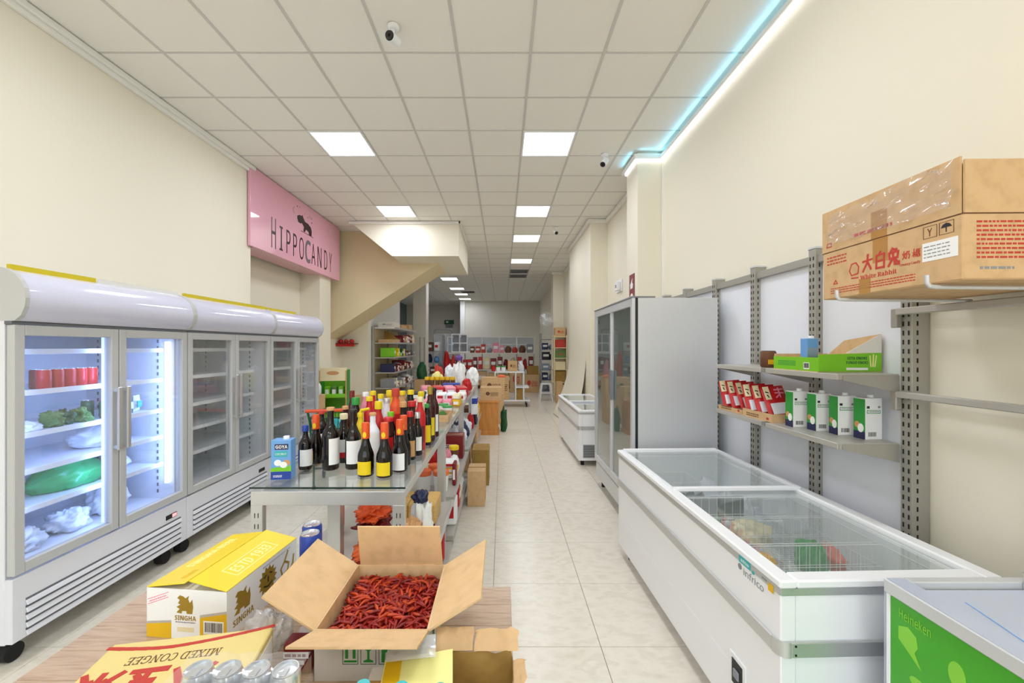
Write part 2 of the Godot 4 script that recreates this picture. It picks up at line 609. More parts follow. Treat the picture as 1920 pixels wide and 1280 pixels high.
# ---------- the shell ----------
func build_shell() -> void:
	# floor: slab, then 60 cm tiles laid one by one as far as they can be told apart
	var f := struct("floor")
	ext(f, "floor_slab", -5.7, 2.2, -0.25, -0.008, -2.9, 24.0, M.grout)
	ext(f, "floor_field", -5.6, 2.13, -0.008, 0.0, 11.22, 23.9, M.floor_tile)
	ext(f, "floor_field", -3.9, 2.13, -0.008, 0.0, -2.7, 1.04, M.floor_tile)
	for r in 17:
		var d0 := 1.046 + r * 0.597
		for c in 11:
			var x0 := -4.26 + c * 0.6
			var x1 := minf(x0 + 0.597, 2.1)
			if x1 < -3.7:
				continue
			ext(f, "floor_tile", x0, x1, -0.008, 0.0, d0, d0 + 0.594, M.floor_tile, 0.001)
	# ceiling: slab, grid bars and 60 cm tiles
	var c := struct("ceiling")
	ext(c, "ceiling_slab", -5.7, 2.2, CEIL + 0.02, CEIL + 0.25, -2.9, 24.0, M.void)
	ext(c, "ceiling_field", -5.6, 2.1, CEIL, CEIL + 0.02, 14.76, 23.9, M.ceiling_tile)
	ext(c, "ceiling_field", -3.9, 2.1, CEIL, CEIL + 0.02, -2.7, 2.13, M.ceiling_tile)
	var lit := [[0.23, 2.14], [-2.17, 2.14], [0.23, 4.54], [-2.17, 4.54], [0.23, 6.94], [-2.17, 6.94], [0.23, 8.74], [0.23, 11.14], [-2.17, 14.14]]
	for r in 21:
		var d0 := 2.14 + r * 0.6
		for k in 10:
			var x0 := -3.97 + k * 0.6
			var skip := false
			for p in lit:
				if absf(p[0] - x0) < 0.1 and absf(p[1] - d0) < 0.1:
					skip = true
			if not skip:
				ext(c, "ceiling_tile", x0 + 0.006, minf(x0 + 0.594, 2.0), CEIL + 0.002, CEIL + 0.016, d0 + 0.006, d0 + 0.594, M.ceiling_tile)
	for k in 11:
		ext(c, "grid_bar", -3.982 + k * 0.6, -3.958 + k * 0.6, CEIL - 0.003, CEIL + 0.003, 2.14, 23.4, M.grid_bar)
	for r in 36:
		ext(c, "grid_bar", -3.9, 2.0, CEIL - 0.002, CEIL + 0.003, 2.132 + r * 0.6, 2.148 + r * 0.6, M.grid_bar)
	# right wall with its piers
	var w := struct("wall_right")
	ext(w, "wall_face", 1.98, 2.2, 0, CEIL + 0.02, -2.7, 24, M.wall)
	var piers := [[1.666, 5.05, 5.48], [1.655, 7.7, 10.1], [1.63, 13.15, 13.7]]
	for p in piers:
		ext(w, "pier", p[0], 1.98, 0, CEIL, p[1], p[2], M.wall, 0.004)
	ext(w, "conduit", 1.965, 1.98, 2.0, 3.9, 5.03, 5.045, M.cornice)
	# left wall, the recess under the pink sign, the pier beside the stairs
	var l := struct("wall_left")
	ext(l, "wall_face", -3.75, -3.35, 0, CEIL + 0.02, -2.7, 5.44, M.wall)
	ext(l, "recess_face", -3.95, -3.75, 0, CEIL + 0.02, 5.44, 9.6, M.wall)
	ext(l, "pier", -3.75, -3.38, 0, CEIL, 7.58, 8.05, M.wall, 0.004)
	ext(l, "stair_wall", -3.75, -3.11, 0, CEIL, 9.48, 9.6, M.wall)
	ext(l, "side_face", -3.31, -3.11, 0, CEIL, 9.6, 12.4, M.wall_white)
	ext(l, "bay_return", -5.7, -3.31, 0, CEIL, 12.25, 12.4, M.bay_wall_shaded)
	ext(l, "bay_face", -5.7, -5.5, 0, CEIL, 12.4, 24, M.bay_wall_shaded)
	ext(l, "pier", -2.95, -2.52, 0, CEIL, 13.5, 13.95, M.wall_back, 0.004)
	var b := struct("wall_back")
	ext(b, "wall_face", -5.7, 2.2, 0, CEIL + 0.02, 23.5, 23.7, M.wall_back)
	ext(b, "wall_block", -2.16, 1.98, 0, CEIL, 21.5, 23.5, M.wall_back)
	ext(b, "bright_pier", -2.2, -1.96, 0, CEIL, 21.3, 21.5, M.wall_white)
	# shop front behind the camera: wall with a wide glazed opening
	var s := struct("wall_front")
	ext(s, "wall_face", -3.95, -2.9, 0, CEIL + 0.02, -2.9, -2.7, M.wall)
	ext(s, "wall_face", 1.6, 2.2, 0, CEIL + 0.02, -2.9, -2.7, M.wall)
	ext(s, "wall_face", -2.9, 1.6, 3.0, CEIL + 0.02, -2.9, -2.7, M.wall)
	ext(s, "wall_face", -2.9, 1.6, 0, 0.12, -2.9, -2.7, M.wall)
	var win := struct("window_1")
	for k in 4:
		ext(win, "window_frame", -2.9 + k * 1.48, -2.84 + k * 1.48, 0.12, 3.0, -2.84, -2.78, M.alu)
	for y in [0.12, 2.94]:
		ext(win, "window_frame", -2.9, 1.6, y, y + 0.06, -2.84, -2.78, M.alu)
	for k in 3:
		ext(win, "pane", -2.84 + k * 1.48, -1.42 + k * 1.48, 0.18, 2.94, -2.814, -2.806, M.pane)
	# stair flight and the box it meets under the ceiling
	var st := struct("staircase_soffit")
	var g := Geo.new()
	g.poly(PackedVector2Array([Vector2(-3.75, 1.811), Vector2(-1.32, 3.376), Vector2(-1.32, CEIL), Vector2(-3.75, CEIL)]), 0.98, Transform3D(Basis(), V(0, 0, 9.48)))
	geo("stair_flight", g, M.stair_shade, st)
	var h := Geo.new()
	h.poly(PackedVector2Array([Vector2(-2.93, CEIL), Vector2(-2.11, 3.375), Vector2(-0.837, 3.375), Vector2(-0.837, CEIL)]), 2.05, Transform3D(Basis(), V(0, 0, 9.88)))
	geo("landing_box", h, M.wall, st)
	var tr := struct("trim_1")
	# cornices, stepped section
	for seg in [[1.925, 1.98, -2.7, 5.05], [1.615, 1.98, 5.0, 5.05], [1.615, 1.666, 5.05, 5.53]]:
		ext(tr, "cornice", seg[0], seg[1], 3.945, 3.985, seg[2], seg[3], M.cornice, 0.004)
		ext(tr, "cornice_lip", seg[0] + (0.02 if seg[0] > 1.9 else 0.0), seg[1], 3.985, 4.0, seg[2], seg[3], M.cornice, 0.003)
	var t2 := struct("trim_2")
	for seg in [[1.93, 1.98, 5.53, 7.7], [1.6, 1.98, 7.65, 7.7], [1.6, 1.655, 7.7, 10.1], [1.93, 1.98, 10.1, 13.1], [1.58, 1.98, 13.1, 13.15]]:
		ext(t2, "cornice", seg[0], seg[1], 3.96, CEIL - 0.004, seg[2], seg[3], M.cornice, 0.006)
	var t3 := struct("trim_3")
	ext(t3, "cornice", -3.35, -3.29, 3.985, CEIL - 0.004, -2.7, 5.47, M.cornice, 0.006)
	ext(t3, "cornice_lip", -3.35, -3.315, 3.945, 3.985, -2.7, 5.47, M.cornice, 0.004)
	var t4 := struct("trim_4")
	ext(t4, "cornice", -2.93, -0.8, 3.985, CEIL - 0.004, 7.79, 7.83, M.cornice, 0.005)
	ext(t4, "cornice", -0.837, -0.797, 3.985, CEIL - 0.004, 7.79, 9.9, M.cornice, 0.005)


func build_ceiling_fittings() -> void:
	# cameras
	var spots := [[-0.815, 3.06, "black-faced bullet security camera fixed to the ceiling tiles", Vector3(-0.3, -0.25, 1.0), false], [1.275, 5.1, "white security camera hanging by the LED-lit cornice", Vector3(-0.6, -0.8, 0.5), true], [1.07, 8.2, "small white security camera over the middle of the aisle", Vector3(0.2, -0.8, 1), true]]
	for s in spots:
		var t := thing("security_camera", s[2], "camera", V(s[0], CEIL - 0.003, s[1]))
		var dir: Vector3 = s[3].normalized()
		turned(t, "mount", "cam mount", [Vector2(0.0, -0.03), Vector2(0.03, -0.03), Vector2(0.045, -0.012), Vector2(0.045, 0.0)], M.white, Vector3.ZERO, 20)
		var c := Vector3(0, -0.095, 0)
		geo("arm", Geo.new().tube([Vector3(0, -0.025, 0), Vector3(0, -0.06, 0), c], 0.012, 10), M.white, t)
		geo("body", Geo.new().tube([c - dir * 0.055, c - dir * 0.05, c + dir * 0.055], [0.028, 0.035, 0.037], 20), M.white, t)
		geo("lens_face", Geo.new().tube([c + dir * 0.0545, c + dir * 0.066], [0.035, 0.03], 20), M.black, t)
		geo("lens", Geo.new().tube([c + dir * 0.065, c + dir * 0.07], [0.012, 0.008], 12), M.soy, t)
	for s in [[0.53, 10.45], [0.53, 11.9]]:
		vent(s[0], 13.0 + (s[1] - 10.45) * 0.6, "flush grey air grille in the ceiling beyond the light panels")
	vent(-1.5, 17.9, "dark slotted air grille between far ceiling lights")
	# a ceiling fan seen edge-on is not there; wall things of the right side
	var th := thing("thermostat", "small white box thermostat on the right wall beyond the pillar", "thermostat", V(1.98, 2.66, 6.9))
	bx(th, "plate", Vector3(-0.01, 0, 0), Vector3(0.02, 0.2, 0.32), M.white, 0.004)
	bx(th, "housing", Vector3(-0.05, -0.01, 0.05), Vector3(0.06, 0.14, 0.14), M.white, 0.008)
	bx(th, "dial", Vector3(-0.083, -0.01, 0.05), Vector3(0.008, 0.05, 0.05), M.grey, 0.002)
	var fs := thing("fire_sign", "red safety sign on the pillar above the steel cooler", "sign", V(1.665, 2.2, 5.25))
	bx(fs, "plate", Vector3(-0.003, 0.17, 0), Vector3(0.006, 0.4, 0.2), M.red_dark, 0.001)
	var ft := face(Vector3(-0.0065, 0.24, 0), Vector3(-1, 0, 0))
	mark(fs, "flame_symbol", [Vector2(-0.05, -0.06), Vector2(0.04, -0.05), Vector2(0.055, 0.0), Vector2(0.02, 0.02), Vector2(0.03, 0.08), Vector2(-0.02, 0.03), Vector2(-0.06, 0.0)], M.paper, ft)
	mark(fs, "hose_symbol", disc(0.0, -0.16, 0.055, 0.045), M.paper, ft)
	# fan on the far pier
	var fan := thing("wall_fan", "white oscillating fan mounted high on the far pier", "fan", V(1.6, 2.5, 13.1))
	geo("bracket", Geo.new().tube([Vector3(0.03, -0.05, 0), Vector3(-0.1, -0.05, 0.05), Vector3(-0.18, 0, 0.1)], 0.025, 8), M.white, fan)
	var q := Basis.from_euler(Vector3(0.15, -0.5, 0))
	geo("motor", Geo.new().tube([Vector3(-0.2, 0, 0.06), Vector3(-0.22, 0, 0.2)], [0.07, 0.05], 12), M.white, fan)
	var cage := Geo.new()
	var ctr := Vector3(-0.23, 0, 0.24)
	for k in 16:
		var a := TAU * k / 16
		var e := q * Vector3(cos(a), sin(a), 0)
		cage.tube([ctr + q * Vector3(0, 0, 0.05), ctr + e * 0.12 + q * Vector3(0, 0, 0.05), ctr + e * 0.22, ctr + e * 0.12 - q * Vector3(0, 0, 0.05)], 0.004, 5)
	for r in [0.22, 0.16, 0.1]:
		var ring := []
		for k in 25:
			ring.append(ctr + q * Vector3(cos(TAU * k / 24) * r, sin(TAU * k / 24) * r, 0.0 if r > 0.2 else 0.05))
		cage.tube(ring, 0.005, 5)
	geo("cage", cage, M.white, fan)
	for k in 3:
		var a := TAU * k / 3
		var bl := Geo.new()
		var pts := []
		for r in 5:
			var row := []
			for j in 5:
				var rr := 0.03 + 0.16 * r / 4.0
				var aa := a + (j - 2) * 0.18
				row.append(ctr + q * Vector3(cos(aa) * rr, sin(aa) * rr, (j - 2) * 0.012))
			pts.append(row)
		bl.grid(pts)
		geo("blade", bl, M.white_gloss, fan)


func vent(x: float, d: float, label: String) -> void:
	var t := thing("air_grille", label, "vent", V(x, CEIL - 0.003, d), 0.0, "ceiling air grilles" if x > 0 else "")
	var g := Geo.new()
	for s in [-1.0, 1.0]:
		g.box(Vector3(s * 0.27, -0.006, 0), Vector3(0.04, 0.012, 0.58))
		g.box(Vector3(0, -0.006, s * 0.27), Vector3(0.5, 0.012, 0.04))
	geo("frame", g, M.grey, t)
	for k in 7:
		bx(t, "slat", Vector3(0, -0.006, -0.21 + k * 0.07), Vector3(0.5, 0.004, 0.045), M.grey, 0.0, Vector3(0.5, 0, 0))


func build_sign() -> void:
	var t := thing("shop_sign", "pink fascia sign with dark lettering and hippo emblem over the recess", "sign", V(-3.3, 2.97, 6.83))
	bx(t, "fascia", Vector3(-0.02, 0.53, 0), Vector3(0.04, 1.06, 2.94), M.sign_pink, 0.004)
	bx(t, "underside", Vector3(-0.2, 0.01, 0), Vector3(0.32, 0.02, 2.7), M.sign_pink, 0.0)
	# lettering runs away from the camera: x on the face goes along depth
	var n := Vector3(1, 0, 0)
	# letter centre depth, letter width; pixel 507..622
	var word := "HIPPOCANDY"
	var cx := [5.9, 6.1, 6.31, 6.51, 6.72, 6.94, 7.14, 7.38, 7.64, 7.85]
	var ww := [0.12, 0.09, 0.12, 0.12, 0.15, 0.15, 0.15, 0.16, 0.13, 0.12]
	for i in word.length():
		var y := 0.31 if i == 0 else 0.285
		var tall := 0.44 if i == 0 else 0.36
		var at := Vector3(0.0005, y, -(cx[i] - 6.83))
		if i == 5:
			text(t, "C", face(at, n), 0.39, M.sign_grey, 0.2, "Droid Sans", true)
		else:
			text(t, word[i], face(at, n), tall, M.sign_ink, ww[i])
	# hippo emblem on a ground line, with little marks above it
	var e := face(Vector3(0.0005, 0.66, -0.05), n) * Transform3D(Basis.from_scale(Vector3(1.0, 0.75, 1.0)), Vector3.ZERO)
	mark(t, "emblem", [Vector2(-0.3, 0.1), Vector2(-0.27, 0.04), Vector2(-0.2, 0.03), Vector2(-0.15, 0.06), Vector2(-0.08, 0.0), Vector2(-0.1, -0.1), Vector2(-0.04, -0.1), Vector2(-0.01, -0.03), Vector2(0.08, -0.05), Vector2(0.1, -0.11), Vector2(0.19, -0.11), Vector2(0.2, 0.0), Vector2(0.17, 0.08), Vector2(0.06, 0.13), Vector2(-0.04, 0.13), Vector2(-0.1, 0.2), Vector2(-0.13, 0.25), Vector2(-0.16, 0.21), Vector2(-0.22, 0.21), Vector2(-0.3, 0.16)], M.sign_ink, e)
	mark(t, "ground_line", rect(-0.18, -0.125, 0.26, -0.112), M.sign_ink, e)
	for p in [[-0.3, 0.36, 0.014], [-0.22, 0.38, 0.01], [0.06, 0.27, 0.01], [0.2, 0.2, 0.016], [-0.05, 0.3, 0.008]]:
		mark(t, "emblem_dot", disc(p[0], p[1], p[2], p[2] * 1.2, 10), M.sign_ink, e)
	strokes(t, "emblem_curl", [[[-0.4, 0.3], [-0.43, 0.25], [-0.42, 0.2], [-0.38, 0.17]], [[0.12, 0.34], [0.12, 0.29], [0.2, 0.28], [0.2, 0.33]]], 0.012, M.sign_grey, e)


# ---------- goods ----------
# box in the thing's own axes
func lb(t: Node, called: String, x0: float, x1: float, y0: float, y1: float, z0: float, z1: float, m: Material, bev := 0.0) -> MeshInstance3D:
	return bx(t, called, Vector3((x0 + x1) / 2, (y0 + y1) / 2, (z0 + z1) / 2), Vector3(absf(x1 - x0), absf(y1 - y0), absf(z1 - z0)), m, bev)


func gb(g: Geo, x0: float, x1: float, y0: float, y1: float, z0: float, z1: float, bev := 0.0) -> void:
	g.box(Vector3((x0 + x1) / 2, (y0 + y1) / 2, (z0 + z1) / 2), Vector3(absf(x1 - x0), absf(y1 - y0), absf(z1 - z0)), bev)


# crumpled bag lying on its base: a ball pushed about by noise, flat below
func bag_mesh(size: Vector3, sd: int, rough := 0.3, res := 22) -> ArrayMesh:
	var key := "bag %s %d %.2f" % [size, sd, rough]
	if shapes.has(key):
		return shapes[key]
	var f := FastNoiseLite.new()
	f.seed = sd
	f.frequency = 1.1
	f.fractal_octaves = 3
	var p := []
	for i in res + 1:
		var row := []
		for j in res * 2 + 1:
			var th := PI * i / res
			var ph := TAU * (j % (res * 2)) / (res * 2)
			var o := Vector3(sin(th) * cos(ph), cos(th), sin(th) * sin(ph))
			var k := 1.0 + rough * (f.get_noise_3dv(o * 1.1) * 0.9 - absf(f.get_noise_3dv(o * 1.9 + Vector3(5, 1, 2))) * 0.7)
			var q := o * k
			q.y = maxf(q.y, -0.55) + 0.55
			row.append(Vector3(q.x * size.x / 2, q.y * size.y / 1.5, q.z * size.z / 2))
		p.append(row)
	var lo := Vector3.ONE * 9.0
	var hi := Vector3.ONE * -9.0
	for row in p:
		for q in row:
			lo = lo.min(q)
			hi = hi.max(q)
	for row in p:
		for j in row.size():
			row[j] = (row[j] - (lo + hi) / 2) / (hi - lo) * size + Vector3(0, size.y / 2 + 0.002, 0)
	shapes[key] = Geo.new().grid(p, -1.0).mesh()
	return shapes[key]


func bag(called: String, label: String, cat: String, at: Vector3, size: Vector3, m: Material, sd: int, group := "", rough := 0.3, turn := 0.0) -> MeshInstance3D:
	var o := put(called, bag_mesh(size, sd, rough), m)
	o.position = at
	o.rotation.y = turn
	tag(o, label, cat, group)
	return o


# flat filled pouch standing on its lower edge: width along x, height along y, swollen along z
func pouch_mesh(w: float, h: float, thick: float, sd := 1, nu := 9, nv := 12) -> ArrayMesh:
	var key := "pouch %.3f %.3f %.3f %d" % [w, h, thick, sd]
	if shapes.has(key):
		return shapes[key]
	var f := FastNoiseLite.new()
	f.seed = sd
	f.frequency = 0.9
	var g := Geo.new()
	for s in [-1.0, 1.0]:
		var p := []
		for i in nu + 1:
			var row := []
			for j in nv + 1:
				var u := 2.0 * i / nu - 1.0
				var v := 2.0 * j / nv - 1.0
				var b := pow(maxf(0.0, 1.0 - u * u), 0.6) * pow(maxf(0.0, 1.0 - v * v), 0.45)
				var z: float = s * thick * 0.5 * b * (1.0 + 0.5 * f.get_noise_3d(u * 2, v * 2, s * 3)) + s * 0.0008
				row.append(Vector3(u * w / 2 * (1.0 - 0.04 * (1.0 - absf(v)) * b), (v + 1) * h / 2, z + thick * 0.12 * f.get_noise_2d(u * 3 + 9, v * 3)))
			p.append(row)
		g.grid(p, s)
	shapes[key] = g.mesh()
	return shapes[key]


# a glass or plastic bottle; s: h, r, nr (neck), sh (shoulder height), nk (neck start), cap (height), m (body), cm (cap), lm (label), l0, l1, arc, plus optional wrap, badge
func bottle(label: String, group: String, at: Vector3, s: Dictionary, turn := 0.0) -> Node3D:
	var t := thing(s.get("called", "sauce_bottle"), label, "bottle", at, turn, group)
	var h: float = s.h
	var r: float = s.r
	var nr: float = s.nr
	var top: float = h - s.cap
	var key := "bottle %.3f %.3f %.3f %.3f %.3f %.3f" % [h, r, nr, s.sh, s.nk, s.cap]
	var seg: int = s.get("seg", 20)
	turned(t, "glass_body", key, [Vector2(0, 0), Vector2(r * 0.9, 0), Vector2(r, 0.006), Vector2(r, s.sh * 0.5), Vector2(r, s.sh), Vector2(r * 0.93, s.sh + (s.nk - s.sh) * 0.25), Vector2(lerpf(r, nr, 0.55), s.sh + (s.nk - s.sh) * 0.6), Vector2(nr * 1.12, s.nk), Vector2(nr, s.nk + 0.01), Vector2(nr, top), Vector2(0, top)], s.m, Vector3.ZERO, seg)
	var cr: float = s.get("cr", nr * 1.25)
	turned(t, "cap", key + " cap %.3f" % cr, [Vector2(cr, 0), Vector2(cr, s.cap * 0.85), Vector2(cr * 0.9, s.cap), Vector2(0, s.cap)], s.cm, Vector3(0, top, 0), seg)
	if s.has("wrap"):   # foil or paper sleeve down the neck
		var w0: float = s.wrap[0]
		turned(t, "neck_sleeve", key + " sleeve", [Vector2(nr * 1.2, w0 - top), Vector2(nr * 1.06 + 0.001, 0), Vector2(nr * 1.06 + 0.001, 0.004)], s.wrap[1], Vector3(0, top, 0), seg)
	if s.has("badge"):
		var bm := geo("badge", Geo.new().poly(PackedVector2Array(disc(0, 0, nr * 0.55, nr * 0.85, 14)), 0.001), s.badge, t)
		bm.position = Vector3(0, top - 0.0 + s.cap * 0.25, cr + 0.0002)
	if s.has("lm"):
		var half: float = s.get("arc", 1.2)
		var side: float = s.get("side", 0.0)
		var lr := r + 0.0008
		turned(t, "label", "%s label %.3f %.3f %.2f %.2f" % [key, s.l0, s.l1, half, side], [Vector2(lr, s.l0), Vector2(lr, s.l1)], s.lm, Vector3.ZERO, 14, PI / 2 - half + side, PI / 2 + half + side)
		if s.has("lm2"):
			turned(t, "label_band", "%s band %.3f" % [key, s.l0], [Vector2(lr + 0.0006, s.l0), Vector2(lr + 0.0006, s.l0 + (s.l1 - s.l0) * 0.3)], s.lm2, Vector3.ZERO, 14, PI / 2 - half + side, PI / 2 + half + side)
	return t


func can(called: String, label: String, group: String, at: Vector3, r: float, h: float, m: Material, top: Material = null) -> Node3D:
	var t := thing(called, label, "can", at, 0.0, group)
	turned(t, "can_body", "can %.3f %.3f" % [r, h], [Vector2(0, 0), Vector2(r * 0.8, 0), Vector2(r, h * 0.06), Vector2(r, h * 0.9), Vector2(r * 0.86, h * 0.985)], m, Vector3.ZERO, 20)
	turned(t, "can_lid", "can lid %.3f %.3f" % [r, h], [Vector2(r * 0.87, h * 0.975), Vector2(r * 0.88, h), Vector2(r * 0.8, h), Vector2(r * 0.76, h * 0.955), Vector2(0, h * 0.96)], top if top else M.silver, Vector3.ZERO, 20)
	bx(t, "pull_tab", Vector3(0, h * 0.97, r * 0.15), Vector3(r * 0.4, r * 0.06, r * 0.8), M.silver, 0.001)
	return t


func tub(label: String, group: String, at: Vector3, r: float, h: float, m: Material, lid: Material, called := "lidded_tub") -> Node3D:
	var t := thing(called, label, "tub", at, 0.0, group)
	turned(t, "tub_body", "tub %.3f %.3f" % [r, h], [Vector2(0, 0), Vector2(r * 0.86, 0), Vector2(r * 0.98, h * 0.8)], m, Vector3.ZERO, 22)
	turned(t, "lid", "tub lid %.3f %.3f" % [r, h], [Vector2(r * 1.02, h * 0.78), Vector2(r * 1.03, h * 0.97), Vector2(r * 0.97, h), Vector2(r * 0.9, h * 0.97), Vector2(0, h * 0.97)], lid, Vector3.ZERO, 22)
	return t


# drink carton with a screw cap; its broad face looks along +z
func carton(label: String, at: Vector3, size: Vector3, body: Material, cap: Material, turn := 0.0, group := "") -> Node3D:
	var t := thing("drink_carton", label, "carton", at, turn, group)
	var w := size.x / 2
	var z := size.z / 2
	var g := Geo.new()
	gb(g, -w, w, 0, size.y, -z, z, 0.002)
	geo("carton_body", g, body, t)
	turned(t, "cap", "carton cap", [Vector2(0.014, 0), Vector2(0.014, 0.013), Vector2(0.012, 0.015), Vector2(0, 0.015)], cap, Vector3(w * 0.3, size.y, 0), 16)
	return t


# closed cardboard box with top seam, tape and a little print; base centre at `at`
func closed_box(label: String, at: Vector3, s: Vector3, m: Material, turn := 0.0, group := "", called := "cardboard_box", print_mat: Material = null) -> Node3D:
	var t := thing(called, label, "box", at, turn, group)
	bx(t, "box_body", Vector3(0, s.y / 2 - 0.002, 0), Vector3(s.x, s.y - 0.004, s.z), m, 0.003)
	for k in [-1.0, 1.0]:
		bx(t, "flap", Vector3(0, s.y - 0.002, k * (s.z / 4 + 0.0008)), Vector3(s.x, 0.004, s.z / 2 - 0.0016), m, 0.001)
	bx(t, "tape", Vector3(0, s.y + 0.0004, 0), Vector3(s.x, 0.0006, 0.045), M.tape, 0.0)
	if print_mat:
		var f := face(Vector3(0, s.y * 0.55, s.z / 2), Vector3(0, 0, 1))
		mark(t, "print", disc(-s.x * 0.15, 0, s.x * 0.1, s.y * 0.14, 12), print_mat, f)
		fine_print(t, face(Vector3(s.x * 0.15, s.y * 0.5, s.z / 2), Vector3(0, 0, 1)), s.x * 0.35, s.y * 0.3, 4, print_mat)
	return t


# open-topped tray of thin board
func tray_geo(s: Vector3, k := 0.004) -> Geo:
	var g := Geo.new()
	gb(g, -s.x / 2, s.x / 2, 0, k, -s.z / 2, s.z / 2)
	for e in [-1.0, 1.0]:
		gb(g, -s.x / 2, s.x / 2, k, s.y, e * s.z / 2 - e * k, e * s.z / 2)
		gb(g, e * s.x / 2 - e * k, e * s.x / 2, k, s.y, -s.z / 2 + k, s.z / 2 - k)
	return g


# ---------- glass-door coolers along the left wall ----------
func build_left_coolers() -> void:
	var labels := ["lit white glass-door cooler with blue light and bags of food inside", "unlit white glass-door cooler between the lit one and the end one", "unlit white glass-door cooler at the end of the row, by the pink sign"]
	for u in 3:
		upright_cooler(labels[u], 2.06 + 1.147 * u + 0.5725, u)
	fill_lit_cooler()


func upright_cooler(label: String, dm: float, u: int) -> void:
	var t := thing("glass_door_cooler", label, "cooler", V(-2.46, 0, dm))
	var a := 0.5715
	var lit := u == 0
	var g := Geo.new()
	for s in [-1.0, 1.0]:
		gb(g, -0.8, -0.05, 0.13, 2.03, s * a, s * (a - 0.04), 0.003)
	gb(g, -0.8, -0.76, 0.13, 2.03, -a + 0.04, a - 0.04)
	gb(g, -0.76, -0.05, 1.76, 2.03, -a + 0.04, a - 0.04)
	gb(g, -0.76, -0.05, 0.13, 0.46, -a + 0.04, a - 0.04)
	geo("cabinet", g, M.fridge_white, t)
	# liner
	var li := Geo.new()
	gb(li, -0.758, -0.745, 0.461, 1.759, -a + 0.042, a - 0.042)
	for s in [-1.0, 1.0]:
		gb(li, -0.745, -0.07, 0.461, 1.759, s * (a - 0.042), s * (a - 0.052))
	gb(li, -0.745, -0.07, 0.461, 0.475, -a + 0.052, a - 0.052)
	gb(li, -0.745, -0.07, 1.745, 1.759, -a + 0.052, a - 0.052)
	geo("liner", li, M.interior, t)
	for s in [-1.0, 1.0]:
		var sl := Geo.new()
		for k in 24:
			gb(sl, -0.2, -0.188, 0.52 + k * 0.05, 0.545 + k * 0.05, s * (a - 0.053), s * (a - 0.056))
			gb(sl, -0.66, -0.648, 0.52 + k * 0.05, 0.545 + k * 0.05, s * (a - 0.053), s * (a - 0.056))
		geo("shelf_rail", sl, M.gasket, t)
	for y in [1.617, 1.39, 1.157, 0.955, 0.747]:
		var sh := lb(t, "wire_shelf", -0.73, -0.15, y - 0.014, y, -a + 0.06, a - 0.06, M.shelf_white, 0.003)
		bx(sh, "front_rail", Vector3(0.291, 0.004, 0), Vector3(0.008, 0.03, 2 * a - 0.12), M.shelf_white, 0.001)
	# base with louvres, controller
	lb(t, "base_panel", -0.05, -0.012, 0.135, 0.462, -a, a, M.fridge_white, 0.004)
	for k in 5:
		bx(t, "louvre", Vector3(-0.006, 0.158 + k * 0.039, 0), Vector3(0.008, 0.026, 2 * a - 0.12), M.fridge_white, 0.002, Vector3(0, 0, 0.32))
		lb(t, "louvre_gap_shade", -0.0125, -0.0105, 0.171 + k * 0.039, 0.182 + k * 0.039, -a + 0.06, a - 0.06, M.gasket)  # grey strip paints the shadow in the slot below each louvre
	lb(t, "controller", -0.012, -0.008, 0.362, 0.395, -a + 0.1, -a + 0.2, M.black, 0.002)
	if lit:
		glow("red_digits", "ff2a3a", 0.8)
		lb(t, "red_display", -0.0085, -0.0072, 0.367, 0.39, -a + 0.105, -a + 0.145, M.red_digits)
	# canopy with a rounded front
	var prof := PackedVector2Array([Vector2(-0.25, 1.772), Vector2(-0.004, 1.772), Vector2(0.03, 1.8), Vector2(0.05, 1.845), Vector2(0.055, 1.89), Vector2(0.047, 1.935), Vector2(0.028, 1.975), Vector2(-0.002, 2.008), Vector2(-0.045, 2.034), Vector2(-0.1, 2.045), Vector2(-0.25, 2.05)])
	var smooth := []
	for i in range(1, prof.size()):
		var row := []
		for z in [-a + 0.02, a - 0.02]:
			row.append(Vector3(prof[i].x, prof[i].y, z))
		smooth.append(row)
	geo("light_canopy", Geo.new().grid(smooth, -1.0), M.canopy, t)
	for s in [-1.0, 1.0]:
		var c := Geo.new()
		var big := PackedVector2Array()
		for p in prof:
			big.append(p + Vector2(0.004 if p.x > -0.2 else 0.0, 0.003 if p.y > 1.9 else -0.001))
		c.poly(big, 0.021, Transform3D(Basis(), Vector3(0, 0, a - 0.02 if s > 0 else -a - 0.001)))
		geo("canopy_end", c, M.fridge_grey, t)
	lb(t, "canopy_gap", -0.05, -0.012, 1.755, 1.772, -a, a, M.gasket)
	if u != 2:
		lb(t, "yellow_film", -0.075, -0.055, 2.036, 2.064, (0.1 if u == 0 else -a + 0.01), a - 0.03, M.film_yellow)
		if u == 0:
			lb(t, "clear_film", -0.075, -0.055, 2.036, 2.062, -a + 0.03, 0.08, M.plastic)
	else:
		lb(t, "yellow_film", -0.075, -0.055, 2.036, 2.06, -0.05, a - 0.02, M.film_yellow)
	# doors
	for s in [-1.0, 1.0]:
		var dr := Node3D.new()
		dr.name = "door"
		t.add_child(dr, true)
		dr.position = Vector3(-0.024, 1.115, -s * 0.2858)
		var w := 0.283
		var hh := 0.638
		var fr := Geo.new()
		for e in [-1.0, 1.0]:
			gb(fr, -0.02, 0.02, -hh, hh, e * w, e * (w - 0.05), 0.004)
			gb(fr, -0.02, 0.02, e * hh, e * (hh - 0.055), -w + 0.05, w - 0.05, 0.004)
		geo("door_frame", fr, M.fridge_grey, dr)
		lb(dr, "pane", -0.003, 0.003, -hh + 0.05, hh - 0.05, -w + 0.045, w - 0.045, M.pane)
		var hz: float = s * (w - 0.028)
		var hd := Geo.new()
		gb(hd, 0.02, 0.05, -0.12, -0.1, hz - 0.01, hz + 0.01)
		gb(hd, 0.02, 0.05, 0.24, 0.26, hz - 0.01, hz + 0.01)
